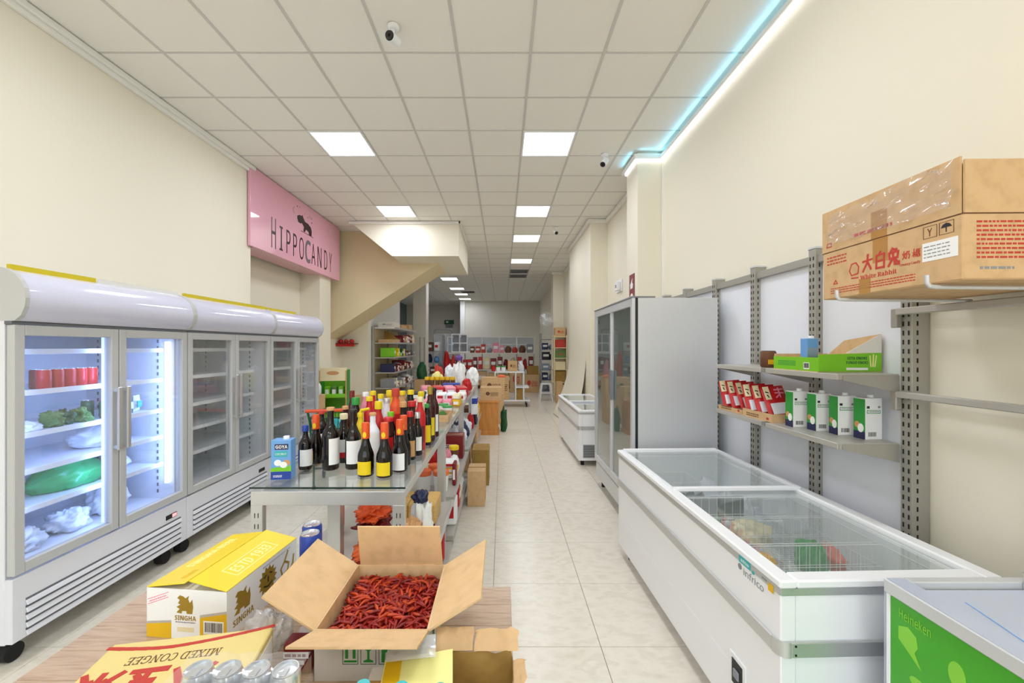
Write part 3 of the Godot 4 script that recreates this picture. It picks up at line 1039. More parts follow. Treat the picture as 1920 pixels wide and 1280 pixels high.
		gb(hd, 0.042, 0.058, -0.13, 0.27, hz - 0.014, hz + 0.014, 0.004)
		geo("handle", hd, M.alu, dr)
	lb(t, "mullion", -0.075, -0.05, 0.475, 1.745, -0.03, 0.03, M.white if not lit else M.white, 0.002)
	# lamp bars of the lit one
	if lit:
		glow("cooler_led", "dcecff", 1.0)
		glow("cooler_led_soft", "a8dcff", 0.5)
		var bar := lb(t, "led_bar", -0.12, -0.095, 0.6, 1.68, -a + 0.06, -a + 0.08, M.cooler_led)
		area(bar, Vector3(-0.016, 0, 0.014), Vector3(-0.8, 0, 0.6), 0.02, 1.06, "8fb2ff", 0.17)
		var mid := lb(t, "led_bar", -0.1, -0.076, 0.52, 1.72, -0.022, 0.022, M.cooler_led_soft)
		area(mid, Vector3(-0.016, 0, 0), Vector3.LEFT, 0.04, 1.15, "8cb0ff", 0.22)
		var near := lb(t, "led_bar", -0.12, -0.095, 0.6, 1.68, a - 0.08, a - 0.06, M.cooler_led)
		area(near, Vector3(-0.016, 0, -0.014), Vector3(-0.8, 0, -0.6), 0.02, 1.06, "8fb2ff", 0.17)
	# castors
	for x in [-0.7, -0.12]:
		for z in [-a + 0.09, a - 0.09]:
			var cs := Node3D.new()
			cs.name = "castor"
			t.add_child(cs, true)
			cs.position = Vector3(x, 0, z)
			lb(cs, "fork", -0.022, 0.022, 0.05, 0.13, -0.018, 0.018, M.alu, 0.003)
			geo("wheel", Geo.new().tube([Vector3(-0.028, 0.047, 0.012), Vector3(0.028, 0.047, 0.012)], 0.047, 18), M.rubber, cs)


func fill_lit_cooler() -> void:
	for k in 5:
		can("drink_can", "red drink can in the row on an upper shelf of the lit cooler", "red cans in the lit cooler", V(-2.69, 1.392, 2.4 + k * 0.069), 0.033, 0.115, M.red)
	for k in 4:
		can("drink_can", "red drink can in the rear row of the lit cooler", "rear red cans in the lit cooler", V(-2.765, 1.392, 2.43 + k * 0.069), 0.033, 0.115, M.red_dark)
	can("drink_can", "single green can on the middle shelf of the lit cooler", "", V(-2.82, 1.159, 2.78), 0.033, 0.12, M.green_dark)
	var bed := bag("plastic_bag", "clear white bag under the green leaves in the lit cooler", "bag", V(-2.72, 1.157, 2.33), Vector3(0.14, 0.06, 0.16), M.bag_white, 4)
	for k in 3:
		bag("leafy_vegetable", "head of green leaf vegetable on the lit cooler's middle shelf", "vegetable", V(-2.72 - 0.03 * (k % 2), 1.157, 2.47 + k * 0.085), Vector3(0.15, 0.1, 0.08), [M.leaf, M.green_dark, M.leaf][k], 11 + k, "leaf vegetables", 0.8)
	for k in 4:
		var t := thing("vegetable_pack", "green and white packet standing behind the cooler's right door", "packet", V(-2.72 - 0.015 * (k % 2), 1.159, 2.79 + k * 0.088), PI / 2 + 0.3, "green packets in the lit cooler")
		put("pouch", pouch_mesh(0.08, 0.12, 0.04, 21 + k), [M.green_dark, M.bag_white, M.teal, M.bag_white][k], t)
		lb(t, "label_patch", -0.03, 0.03, 0.03, 0.08, 0.019, 0.024, [M.bag_white, M.green, M.bag_white, M.teal][k], 0.001)
	bag("plastic_bag", "white plastic bag bulging on the fourth shelf of the lit cooler", "bag", V(-2.84, 0.955, 2.86), Vector3(0.28, 0.14, 0.3), M.bag_white, 31)
	bag("plastic_bag", "green plastic bag on the lowest shelf of the lit cooler", "bag", V(-2.8, 0.747, 2.64), Vector3(0.26, 0.17, 0.5), M.bag_green, 32, "", 0.22)
	bag("plastic_bag", "white carrier bag beside the green bag in the lit cooler", "bag", V(-2.86, 0.747, 3.0), Vector3(0.2, 0.1, 0.19), M.bag_white, 33)
	for k in 3:
		bag("plastic_bag", ["white carrier bag at the near end of the lit cooler's floor", "white carrier bag in the middle of the lit cooler's floor", "rounded white bag under the green one, right door of the lit cooler"][k], "bag", V(-2.76 - 0.03 * k, 0.476, 2.33 + k * 0.29), Vector3(0.26, [0.15, 0.13, 0.22][k], 0.25), M.bag_white, 35 + k, "", 0.55)


# ---------- right side: chest freezers, steel cooler, green bottle cooler ----------
func build_right_side() -> void:
	chest_freezer("long white chest freezer with sliding glass lids below the wall shelves", V(0.98, 0, 1.44), 0.03, 0.8, 1.82, true)
	chest_freezer("smaller white chest freezer standing beyond the steel cooler", V(1.045, 0, 5.6), 0.012, 0.6, 1.85, false)
	steel_cooler()
	bottle_cooler()


func wire_basket(t: Node, x0: float, x1: float, y0: float, y1: float, z0: float, z1: float) -> void:
	var g := Geo.new()
	for y in [y0, y1, (y0 + y1) / 2]:
		g.tube([Vector3(x0, y, z0), Vector3(x1, y, z0), Vector3(x1, y, z1), Vector3(x0, y, z1), Vector3(x0, y, z0)], 0.0028 if y == y1 else 0.0018, 5)
	var n := 14
	for k in n + 1:
		var x := lerpf(x0, x1, float(k) / n)
		g.tube([Vector3(x, y1, z0), Vector3(x, y0, z0), Vector3(x, y0, z1), Vector3(x, y1, z1)], 0.0015, 4)
	for k in n + 1:
		var z := lerpf(z0, z1, float(k) / n)
		g.tube([Vector3(x0, y1, z), Vector3(x0, y0, z), Vector3(x1, y0, z), Vector3(x1, y1, z)], 0.0015, 4)
	geo("wire_basket", g, M.wire, t)


func chest_freezer(label: String, at: Vector3, turn: float, W: float, L: float, big: bool) -> void:
	var t := thing("chest_freezer", label, "freezer", at, turn)
	var H := 0.79 if big else 0.74
	var g := Geo.new()
	gb(g, 0, W, 0.08, 0.3, -L, 0, 0.004)
	gb(g, 0, 0.055, 0.3, H, -L, 0, 0.004)
	gb(g, W - 0.055, W, 0.3, H, -L, 0, 0.004)
	gb(g, 0.055, W - 0.055, 0.3, H, -0.055, 0)
	gb(g, 0.055, W - 0.055, 0.3, H, -L, -L + 0.055)
	geo("body", g, M.white_gloss, t)
	var li := Geo.new()
	gb(li, 0.056, W - 0.056, 0.301, 0.31, -L + 0.056, -0.056)
	for e in [0.056, W - 0.062]:
		gb(li, e, e + 0.006, 0.31, H - 0.01, -L + 0.056, -0.056)
	for e in [-0.062, -L + 0.056]:
		gb(li, 0.062, W - 0.062, 0.31, H - 0.01, e, e + 0.006)
	geo("liner", li, M.interior_dull, t)
	var r := Geo.new()
	for e in [[-0.008, 0.055, -L - 0.008, 0.008], [W - 0.055, W + 0.008, -L - 0.008, 0.008]]:
		gb(r, e[0], e[1], H, H + 0.03, e[2], e[3], 0.006)
	for e in [[-0.055, 0.008], [-L - 0.008, -L + 0.055]]:
		gb(r, 0.055, W - 0.055, H, H + 0.03, e[0], e[1], 0.006)
	geo("rim", r, M.white, t)
	var lip := Geo.new()
	gb(lip, -0.004, 0.0, H - 0.025, H, -L, 0)
	gb(lip, 0, W, H - 0.025, H, 0, 0.004)
	geo("rim_trim", lip, M.alu, t)
	# bumper
	var b := Geo.new()
	var by := 0.55 if big else 0.5
	gb(b, -0.012, 0, by, by + 0.055, -L, -0.03, 0.004)
	gb(b, 0.03, W, by, by + 0.055, 0, 0.012, 0.004)
	b.lathe([Vector2(0.042, by), Vector2(0.042, by + 0.055), Vector2(0.03, by + 0.055)], 8, Vector3(0.03, 0, -0.03), PI / 2, PI)
	geo("bumper", b, M.alu, t)
	for y in [by + 0.012, by + 0.043]:
		geo("screw", Geo.new().tube([Vector3(0.045, y, 0.012), Vector3(0.045, y, 0.014)], 0.004, 8), M.black, t)
	for x in [0.07, W - 0.07]:
		for z in [-0.1, -L + 0.1]:
			geo("foot", Geo.new().tube([Vector3(x, 0, z), Vector3(x, 0.08, z)], 0.025, 12), M.rubber, t)
	# lids: framed glass, the far one a step higher
	for k in 2:
		var lid := Node3D.new()
		lid.name = "sliding_lid"
		t.add_child(lid, true)
		var z0: float = [-0.03, -L * 0.5][k]
		var z1: float = [-L * 0.53, -L + 0.03][k]
		var y: float = H + [0.006, 0.026][k]
		var fr := Geo.new()
		for z in [z0, z1]:
			gb(fr, 0.03, W - 0.03, y - 0.004, y + 0.018, z - 0.014, z + 0.014, 0.003)
		for x in [0.03, W - 0.03]:
			gb(fr, x - 0.006, x + 0.006, y, y + 0.01, z1, z0)
		geo("lid_frame", fr, M.white, lid)
		lb(lid, "pane", 0.036, W - 0.036, y + 0.002, y + 0.007, z1 + 0.014, z0 - 0.014, M.pane_green)
	if not big:
		lb(t, "vent_grille", 0.06, 0.3, 0.12, 0.3, 0.0, 0.004, M.grey, 0.002)
		for k in 5:
			lb(t, "grille_slat", 0.07, 0.29, 0.135 + k * 0.033, 0.15 + k * 0.033, 0.003, 0.008, M.gasket, 0.001)
		lb(t, "side_panel", -0.004, 0, 0.22, 0.36, -0.1, -0.04, M.white, 0.002)
		bag("frozen_bag", "white frozen bag in the far chest freezer", "bag", at + Vector3(0.3, 0.312, -0.8), Vector3(0.34, 0.2, 0.6), M.bag_white, 51)
		return
	# print and fittings on the aisle side
	var n := Vector3(-1, 0, 0)
	text(t, "infrico", face(Vector3(-0.0005, 0.735, -0.15), n), 0.028, M.grey, 0.12)
	mark(t, "emblem", disc(0, 0, 0.012, 0.012), M.grey, face(Vector3(-0.0005, 0.742, -0.235), n))
	mark(t, "teal_sticker", rect(-0.045, -0.014, 0.03, 0.016), M.teal, face(Vector3(-0.0045, 0.777, -0.19), n))
	text(t, "infrico", face(Vector3(-0.0055, 0.778, -0.195), n), 0.014, M.paper, 0.05)
	mark(t, "leaf_mark", disc(0.045, -0.012, 0.009, 0.007), M.teal, face(Vector3(-0.0045, 0.777, -0.19), n))
	mark(t, "warning_sticker", [Vector2(-0.014, -0.014), Vector2(0.014, -0.014), Vector2(0.014, 0.014), Vector2(-0.014, 0.014)], M.yellow_deep, face(Vector3(-0.0045, 0.765, -0.045), n))
	fine_print(t, face(Vector3(-0.0045, 0.778, -0.08), n), 0.03, 0.008, 2, M.grey)
	var ctl := lb(t, "control_recess", -0.006, 0.0, 0.22, 0.36, -0.3, -0.19, M.white, 0.003)
	bx(ctl, "dial_window", Vector3(-0.004, 0, 0), Vector3(0.003, 0.1, 0.07), M.black, 0.001)
	bx(ctl, "dial", Vector3(-0.008, 0, 0), Vector3(0.008, 0.035, 0.035), M.grey, 0.003)
	# baskets and what lies in them
	for k in 3:
		wire_basket(t, 0.075, W - 0.075, 0.56, 0.755, -0.1 - k * 0.29, -0.37 - k * 0.29)
	wire_basket(t, 0.075, W - 0.3, 0.4, 0.66, -1.5, -1.74)
	lb(t, "divider", 0.07, 0.5, 0.55, 0.74, -1.02, -1.0, M.gasket, 0.002)
	lb(t, "inner_wall", 0.07, W - 0.07, 0.312, 0.6, -1.0, -0.98, M.interior_dull, 0.002)
	var goods := [["folded white paper packet at the near edge of the freezer basket", 0.28, -0.2, M.paper, 0.34, 0.16], ["yellow frozen packet in the freezer's wire basket", 0.25, -0.52, M.yellow_deep, 0.2, 0.09], ["green frozen packet in the freezer's wire basket", 0.5, -0.5, M.green, 0.13, 0.16], ["orange frozen packet beside the green one in the freezer basket", 0.64, -0.54, M.orange, 0.1, 0.12], ["pale frozen packet in the freezer's third basket", 0.42, -0.82, M.cream, 0.24, 0.12], ["leaf-green frozen packet at the side of the freezer's third basket", 0.2, -0.81, M.leaf, 0.16, 0.14], ["pale yellow frozen packet beside the white paper one in the freezer", 0.58, -0.22, M.yellow_pale, 0.18, 0.1]]
	for q in goods:
		var p := t.transform * Vector3(q[1], 0.563, q[2])
		bag("frozen_packet", q[0], "packet", p, Vector3(q[4], q[5], 0.16), q[3], 60 + goods.find(q), "", 0.35)
	bag("frozen_bag", "black bag in the far half of the long chest freezer", "bag", t.transform * Vector3(0.34, 0.312, -1.36), Vector3(0.28, 0.36, 0.2), M.black, 66, "", 0.4)
	for k in 3:
		bag("frozen_bag", "frosted white bag heaped in the far half of the long freezer", "bag", t.transform * Vector3(0.615, 0.312, -1.13 - k * 0.24), Vector3(0.2, 0.36, 0.22), M.bag_white, 68 + k, "white bags in the long freezer", 0.5)


func steel_cooler() -> void:
	var t := thing("steel_cooler", "tall stainless steel cooler with two sliding glass doors", "cooler", V(1.109, 0, 3.5))
	var W := 0.735
	var L := 1.42
	var g := Geo.new()
	gb(g, 0.05, W, 0.3, 2.06, -0.04, 0, 0.003)
	gb(g, 0.05, W, 0.3, 2.06, -L, -L + 0.04, 0.003)
	gb(g, W - 0.04, W, 0.3, 2.06, -L + 0.04, -0.04)
	gb(g, 0.05, W - 0.04, 2.0, 2.06, -L + 0.04, -0.04)
	gb(g, 0.05, W - 0.04, 0.3, 0.36, -L + 0.04, -0.04)
	geo("cabinet", g, M.steel, t)
	lb(t, "base", 0.02, W, 0.1, 0.3, -L, 0, M.steel, 0.003)
	lb(t, "kick_panel", 0.008, 0.02, 0.13, 0.28, -L + 0.05, -0.05, M.steel, 0.003)
	lb(t, "top_plate", -0.005, 0.2, 2.06, 2.075, -L, 0.0, M.steel_dark, 0.002)
	lb(t, "seal", 0.03, 0.05, 0.3, 2.06, -L, 0, M.black)
	var fr := Geo.new()
	for e in [[-0.05, 0.0], [-L, -L + 0.05]]:
		gb(fr, 0, 0.03, 0.3, 2.06, e[0], e[1], 0.003)
	gb(fr, 0, 0.03, 1.99, 2.06, -L + 0.05, -0.05, 0.003)
	gb(fr, 0, 0.03, 0.3, 0.37, -L + 0.05, -0.05, 0.003)
	geo("door_surround", fr, M.steel, t)
	for k in 2:
		var d := Node3D.new()
		d.name = "sliding_door"
		t.add_child(d, true)
		var z0 := -0.055 - k * 0.645
		var x: float = [0.022, 0.012][k]
		var f := Geo.new()
		for e in [z0, z0 - 0.62]:
			gb(f, x - 0.008, x + 0.006, 0.37, 1.99, e, e - 0.035, 0.002)
		geo("door_frame", f, M.steel, d)
		lb(d, "pane", x - 0.002, x + 0.002, 0.37, 1.99, z0 - 0.035, z0 - 0.62, M.cooler_pane if M.has("cooler_pane") else clear("cooler_pane", "9fb0a6", 0.2))
		var hz: float = [-0.06 - 0.61, -0.7][k]
		lb(d, "handle", -0.012, 0.012, 1.1, 1.4, hz - 0.02, hz + 0.012, M.steel_dark, 0.004)
	for y in [0.75, 1.12, 1.5]:
		lb(t, "wire_shelf", 0.08, W - 0.06, y - 0.012, y, -L + 0.06, -0.06, M.shelf_metal, 0.002)
	for z in [-0.12, -L + 0.12]:
		for x in [0.08, W - 0.08]:
			geo("foot", Geo.new().tube([Vector3(x, 0, z), Vector3(x, 0.1, z)], 0.025, 12), M.rubber, t)


func bottle_cooler() -> void:
	var t := thing("bottle_cooler", "low cooler with green printed front and film-covered steel top", "cooler", V(1.245, 0, 1.325))
	var W := 0.64
	var L := 0.95
	var g := Geo.new()
	gb(g, 0.012, W, 0.02, 0.85, 0, L, 0.004)
	geo("body", g, M.grey_blue, t)
	lb(t, "front_panel", 0, 0.012, 0.03, 0.85, 0.012, L, M.cooler_green, 0.002)
	lb(t, "corner_post", -0.002, 0.012, 0.03, 0.85, 0, 0.012, M.white, 0.001)
	# wrapped end toward the freezer
	lb(t, "plastic_wrap", 0.0, W, 0.05, 0.885, -0.012, -0.004, M.film_blue, 0.003)
	var top := Geo.new()
	gb(top, -0.012, 0.05, 0.85, 0.895, 0, L, 0.004)
	gb(top, 0.05, W, 0.85, 0.895, 0, 0.03, 0.003)
	geo("top_rim", top, M.steel, t)
	lb(t, "lid_plate", 0.055, 0.4, 0.855, 0.874, 0.035, L, M.steel, 0.003)
	lb(t, "rim_groove", 0.05, 0.056, 0.872, 0.8765, 0.03, L, M.blue_light)
	lb(t, "rear_ledge", 0.4, W, 0.85, 0.925, 0.03, L, M.steel, 0.004)
	lb(t, "film", 0.056, 0.398, 0.8745, 0.876, 0.04, L, M.film_blue)
	lb(t, "film", 0.402, W - 0.002, 0.9255, 0.927, 0.03, L, M.film_blue)
	lb(t, "film", -0.01, 0.048, 0.8955, 0.897, 0.01, L, M.film_blue)
	bx(t, "protective_tab", Vector3(0.39, 0.9, 0.22), Vector3(0.05, 0.002, 0.05), M.navy, 0.0, Vector3(0, 0.4, 1.0))
	bx(t, "protective_tab", Vector3(0.33, 0.8785, 0.37), Vector3(0.06, 0.004, 0.03), M.blue, 0.001, Vector3(0, 0.5, 0))
	for k in 4:
		bx(t, "film_crease", Vector3(0.12 + k * 0.07, 0.8765, 0.2 + 0.13 * k), Vector3(0.003, 0.0012, 0.2), M.blue_light, 0.0, Vector3(0, 0.12 * k - 0.2, 0))
	var n := Vector3(-1, 0, 0)
	text(t, "Heineken", face(Vector3(-0.0006, 0.808, 0.09), n), 0.03, M.cooler_print, 0.095)
	mark(t, "hop_print", [Vector2(-0.03, 0.03), Vector2(0, 0.045), Vector2(0.025, 0.03), Vector2(0.03, 0.0), Vector2(0.02, -0.02), Vector2(0.04, -0.06), Vector2(0.0, -0.03), Vector2(-0.03, -0.01)], M.cooler_print, face(Vector3(-0.0003, 0.735, 0.07), n))
	mark(t, "drop_print", disc(0, 0, 0.022, 0.036), M.cooler_print, face(Vector3(-0.0003, 0.74, 0.205), n))
	mark(t, "hop_print", [Vector2(-0.035, 0.02), Vector2(0, 0.03), Vector2(0.035, 0.01), Vector2(0.02, -0.04), Vector2(-0.02, -0.03)], M.cooler_print, face(Vector3(-0.0003, 0.72, 0.3), n))
	mark(t, "drop_print", disc(0, 0, 0.025, 0.015), M.cooler_print, face(Vector3(-0.0003, 0.63, 0.1), n))


# ---------- wall shelving on the right ----------
func build_wall_shelving() -> void:
	var t := thing("wall_rack", "grey slotted metal wall rack with white back panels", "shelving", V(1.98, 0, 1.92))
	var us := [0.6, 0.0, -0.585, -1.18, -1.75, -2.35, -2.9]
	for i in us.size():
		var z: float = us[i]
		var up := lb(t, "upright", -0.085, -0.003, 0.02, 2.235, z - 0.028, z + 0.028, M.upright, 0.002)
		if i < 5:
			var s := Geo.new()
			for k in 50:
				var y := 0.06 + k * 0.043 - 1.1275
				for e in [-0.013, 0.013]:
					gb(s, -0.0425, -0.0405, y, y + 0.022, e - 0.0035, e + 0.0035)
				gb(s, -0.02, -0.012, y, y + 0.022, 0.0275, 0.0285)
			geo("slots", s, M.slot, up)
		bx(up, "cap", Vector3(0.0, 1.115, 0), Vector3(0.09, 0.014, 0.062), M.steel, 0.002)
	for i in range(1, 6):
		var z0: float = us[i] - 0.028
		var z1: float = us[i + 1] + 0.028
		lb(t, "back_panel", -0.04, -0.03, 0.05, 2.15, z0, z1, M.panel_white)
		lb(t, "top_rail", -0.07, -0.025, 2.15, 2.2, z0, z1, M.upright, 0.002)
	# hanger bars of the bay without shelves
	var b1 := lb(t, "hanger_bar", -0.12, -0.086, 1.4, 1.43, -0.02, 0.56, M.shelf_metal, 0.004)
	bx(b1, "hook_plate", Vector3(0.0, -0.03, -0.3), Vector3(0.03, 0.09, 0.03), M.upright, 0.004)
	var b2 := lb(t, "hanger_bar", -0.12, -0.086, 1.79, 1.822, -0.02, 0.56, M.shelf_metal, 0.004)
	bx(b2, "hook_plate", Vector3(0.0, -0.03, -0.3), Vector3(0.03, 0.09, 0.03), M.upright, 0.004)
	for z in [0.27, 0.62]:
		var pr := Geo.new()
		pr.tube([Vector3(-0.09, 1.826, z), Vector3(-0.35, 1.828, z), Vector3(-0.6, 1.83, z), Vector3(-0.622, 1.832, z), Vector3(-0.63, 1.842, z), Vector3(-0.631, 1.868, z)], 0.007, 8)
		geo("prong", pr, M.steel, t)
	# shelves
	for i in 4:
		var y: float = [1.51, 1.51, 1.18, 1.18][i]
		var z0: float = [-0.03, -0.61, -0.03, -0.61][i]
		var s := thing("metal_shelf", ["upper grey metal shelf under the open green tray", "upper grey metal shelf, empty except for a dark tin", "lower grey metal shelf under the white drink cartons", "lower grey metal shelf under the trays of red pouches"][i], "shelf", V(1.98, y, 1.92 - z0))
		lb(s, "shelf_plate", -0.38, -0.09, -0.005, 0.0, -0.535, 0.0, M.shelf_metal, 0.0)
		var e := Geo.new()
		gb(e, -0.384, -0.374, -0.028, 0.0, -0.535, 0.0, 0.002)
		for z in [-0.535, -0.006]:
			gb(e, -0.374, -0.09, -0.026, -0.005, z, z + 0.006)
		geo("edge", e, M.shelf_metal, s)
		for z in [-0.545, 0.002]:
			var br := Geo.new()
			br.poly(PackedVector2Array([Vector2(-0.092, -0.09), Vector2(-0.092, -0.006), Vector2(-0.36, -0.006), Vector2(-0.36, -0.03)]), 0.004, Transform3D(Basis(), Vector3(0, 0, z)))
			geo("bracket", br, M.upright, s)
	shelf_goods()
	candy_carton()


func shelf_goods() -> void:
	# dark tin
	var tin := can("food_tin", "dark brown tin on the upper wall shelf behind the green tray", "", V(1.69, 1.51, 2.6), 0.044, 0.105, M.brown, M.black)
	lb(tin, "label_patch", -0.03, 0.03, 0.02, 0.05, 0.043, 0.046, M.yellow_deep, 0.001)
	# open green tray
	var t := thing("open_carton_tray", "bright green open cardboard tray on the upper wall shelf", "tray", V(1.765, 1.51, 2.25))
	var W := 0.32
	var L := 0.34
	lb(t, "base", -W / 2, W / 2, 0, 0.004, -L / 2, L / 2, M.cardboard_in)
	lb(t, "aisle_wall", -W / 2, -W / 2 + 0.004, 0.004, 0.075, -L / 2, L / 2, M.lime)
	var nw := Geo.new().poly(PackedVector2Array([Vector2(-W / 2, 0.004), Vector2(W / 2, 0.004), Vector2(W / 2, 0.1), Vector2(-W / 2, 0.09)]), 0.004, Transform3D(Basis(), Vector3(0, 0, L / 2)))
	geo("near_wall", nw, M.lime, t)
	var tear := Geo.new().poly(PackedVector2Array([Vector2(-0.02, 0.0975), Vector2(W / 2, 0.1), Vector2(W / 2, 0.195), Vector2(W / 2 - 0.012, 0.19)]), 0.004, Transform3D(Basis(), Vector3(0, 0, L / 2)))
	geo("torn_flap", tear, M.cardboard_white, t)
	var back := Geo.new().poly(PackedVector2Array([Vector2(-L / 2, 0.004), Vector2(L / 2, 0.004), Vector2(L / 2, 0.195), Vector2(-0.02, 0.17), Vector2(-0.05, 0.165), Vector2(-L / 2, 0.08)]), 0.004, Transform3D(Basis(Vector3(0, 0, 1), Vector3.UP, Vector3(-1, 0, 0)), Vector3(W / 2, 0, 0)))
	geo("rear_wall", back, M.cardboard_in, t)
	lb(t, "far_wall", -W / 2 + 0.004, W / 2 - 0.004, 0.004, 0.09, -L / 2, -L / 2 + 0.004, M.cardboard_in)
	var f := face(Vector3(0, 0, L / 2 + 0.004), Vector3(0, 0, 1))
	text(t, "SETA ENOKI", f.translated_local(Vector3(0.035, 0.072, 0)), 0.014, M.green_dark, 0.1, "Droid Sans", true)
	text(t, "FUNGO ENOKI", f.translated_local(Vector3(0.035, 0.05, 0)), 0.014, M.green_dark, 0.11, "Droid Sans", true)
	mark(t, "label_strip", rect(-0.02, 0.012, 0.09, 0.024), M.paper, f)
	strokes(t, "mushroom_print", [[[0.105, 0.03], [0.1, 0.085]], [[0.115, 0.03], [0.118, 0.09]], [[0.125, 0.03], [0.132, 0.085]]], 0.007, M.yellow_pale, f)
	fine_print(t, face(Vector3(-W / 2, 0.04, -0.06), Vector3(-1, 0, 0)), 0.14, 0.03, 4, M.green)
	# small blue carton inside the tray
	var c := carton("small blue drink carton standing in the green tray", V(1.65, 1.5145, 2.2), Vector3(0.06, 0.17, 0.05), M.blue_light, M.white)
	mark(c, "label_patch", rect(-0.028, -0.03, 0.028, 0.04), M.grey_blue, face(Vector3(0, 0.08, 0.025), Vector3(0, 0, 1)))
	var price := face(Vector3(-0.1, 0.0, 0), Vector3(-1, 0, 0))
	barcode(t, face(Vector3(-W / 2, 0.03, 0.09), Vector3(-1, 0, 0)), 0.04, 0.035)
	# white coconut drink cartons, green front to the aisle
	var spots := [[1.707, 2.37, 0.0], [1.755, 2.265, 0.04], [1.795, 2.16, -0.06], [1.84, 2.06, 0.06]]
	for i in 4:
		var k := carton(["white coconut drink carton with green front, next to the red pouches", "second white coconut drink carton from the red pouches", "third white coconut drink carton from the red pouches", "last white coconut drink carton, farthest from the red pouches"][i], V(spots[i][0], 1.18, spots[i][1]), Vector3(0.09, 0.205, 0.062), M.paper, M.white, spots[i][2], "coconut drink cartons")
		var lf := face(Vector3(-0.045, 0.1, 0), Vector3(-1, 0, 0))
		mark(k, "green_front", rect(-0.031, -0.1, 0.031, 0.1), M.green, lf, 0.0006)
		mark(k, "dark_band", rect(-0.031, -0.1, 0.031, -0.062), M.navy, lf, 0.001)
		mark(k, "coconut_print", disc(0.008, -0.045, 0.016, 0.022), M.paper, lf, 0.0014)
		mark(k, "coconut_print", disc(-0.012, -0.03, 0.014, 0.016), M.tan, lf, 0.0012)
		var ff := face(Vector3(0, 0.1, 0.031), Vector3(0, 0, 1))
		strokes(k, "title_frame", [[[-0.034, 0.045], [0.034, 0.045], [0.034, 0.03], [-0.034, 0.03], [-0.034, 0.045]]], 0.003, M.green, ff)
		fine_print(k, ff.translated_local(Vector3(0, 0.0375, 0)), 0.055, 0.008, 1, M.grey)
		mark(k, "stamp", rect(-0.036, 0.054, -0.022, 0.066), M.ink, ff)
		mark(k, "stamp", rect(0.022, 0.056, 0.034, 0.066), M.grey, ff)
		barcode(k, ff.translated_local(Vector3(-0.008, -0.075, 0)), 0.05, 0.03)
	# two shallow trays of red pouches
	for i in 2:
		var tr := thing("cardboard_tray", ["shallow brown tray of red pouches nearer the white cartons", "shallow brown tray of red pouches by the steel cooler"][i], "tray", V(1.725, 1.18, [2.62, 2.93][i]), 0.05)
		geo("tray_board", tray_geo(Vector3(0.2, [0.05, 0.03][i], 0.28)), M.cardboard, tr)
		fine_print(tr, face(Vector3(-0.1, 0.02, -0.04), Vector3(-1, 0, 0)), 0.12, 0.025, 2, M.brown)
		mark(tr, "red_stamp", disc(0.04, 0, 0.012, 0.008), M.red_print, face(Vector3(-0.1, 0.018, 0.06), Vector3(-1, 0, 0)))
		for k in 3:
			var p := thing("snack_pouch", ["red and cream pouch leaning in the tray nearer the cartons", "red and cream pouch leaning in the tray by the steel cooler"][i], "pouch", V(1.705 + 0.018 * k, 1.204, [2.71, 3.01][i] - 0.08 * k), -0.35 + 0.12 * k, ["pouches in the nearer tray", "pouches in the tray by the cooler"][i])
			var lean := Basis.from_euler(Vector3(-0.42, 0, 0.12))
			put("pouch", pouch_mesh(0.14, 0.2, 0.035, 70 + k + i * 5), M.red, p, Transform3D(lean, Vector3.ZERO))
			var pt := Transform3D(lean, lean * Vector3(0, 0, 0.021))
			mark(p, "cream_strip", rect(-0.066, 0.11, -0.03, 0.195), M.cream, pt)
			mark(p, "clear_window", rect(-0.05, 0.015, 0.05, 0.085), M.bag_white, pt)
			strokes(p, "brush_print", [[[0.0, 0.17], [0.05, 0.17]], [[0.025, 0.18], [0.025, 0.12]], [[0.0, 0.15], [0.05, 0.145]], [[0.0, 0.12], [0.02, 0.135]]], 0.009, M.pink, pt)
			strokes(p, "seal_print", [[[-0.05, 0.185], [-0.045, 0.17]], [[-0.055, 0.16], [-0.04, 0.155]], [[-0.05, 0.14], [-0.045, 0.125]]], 0.008, M.ink, pt)


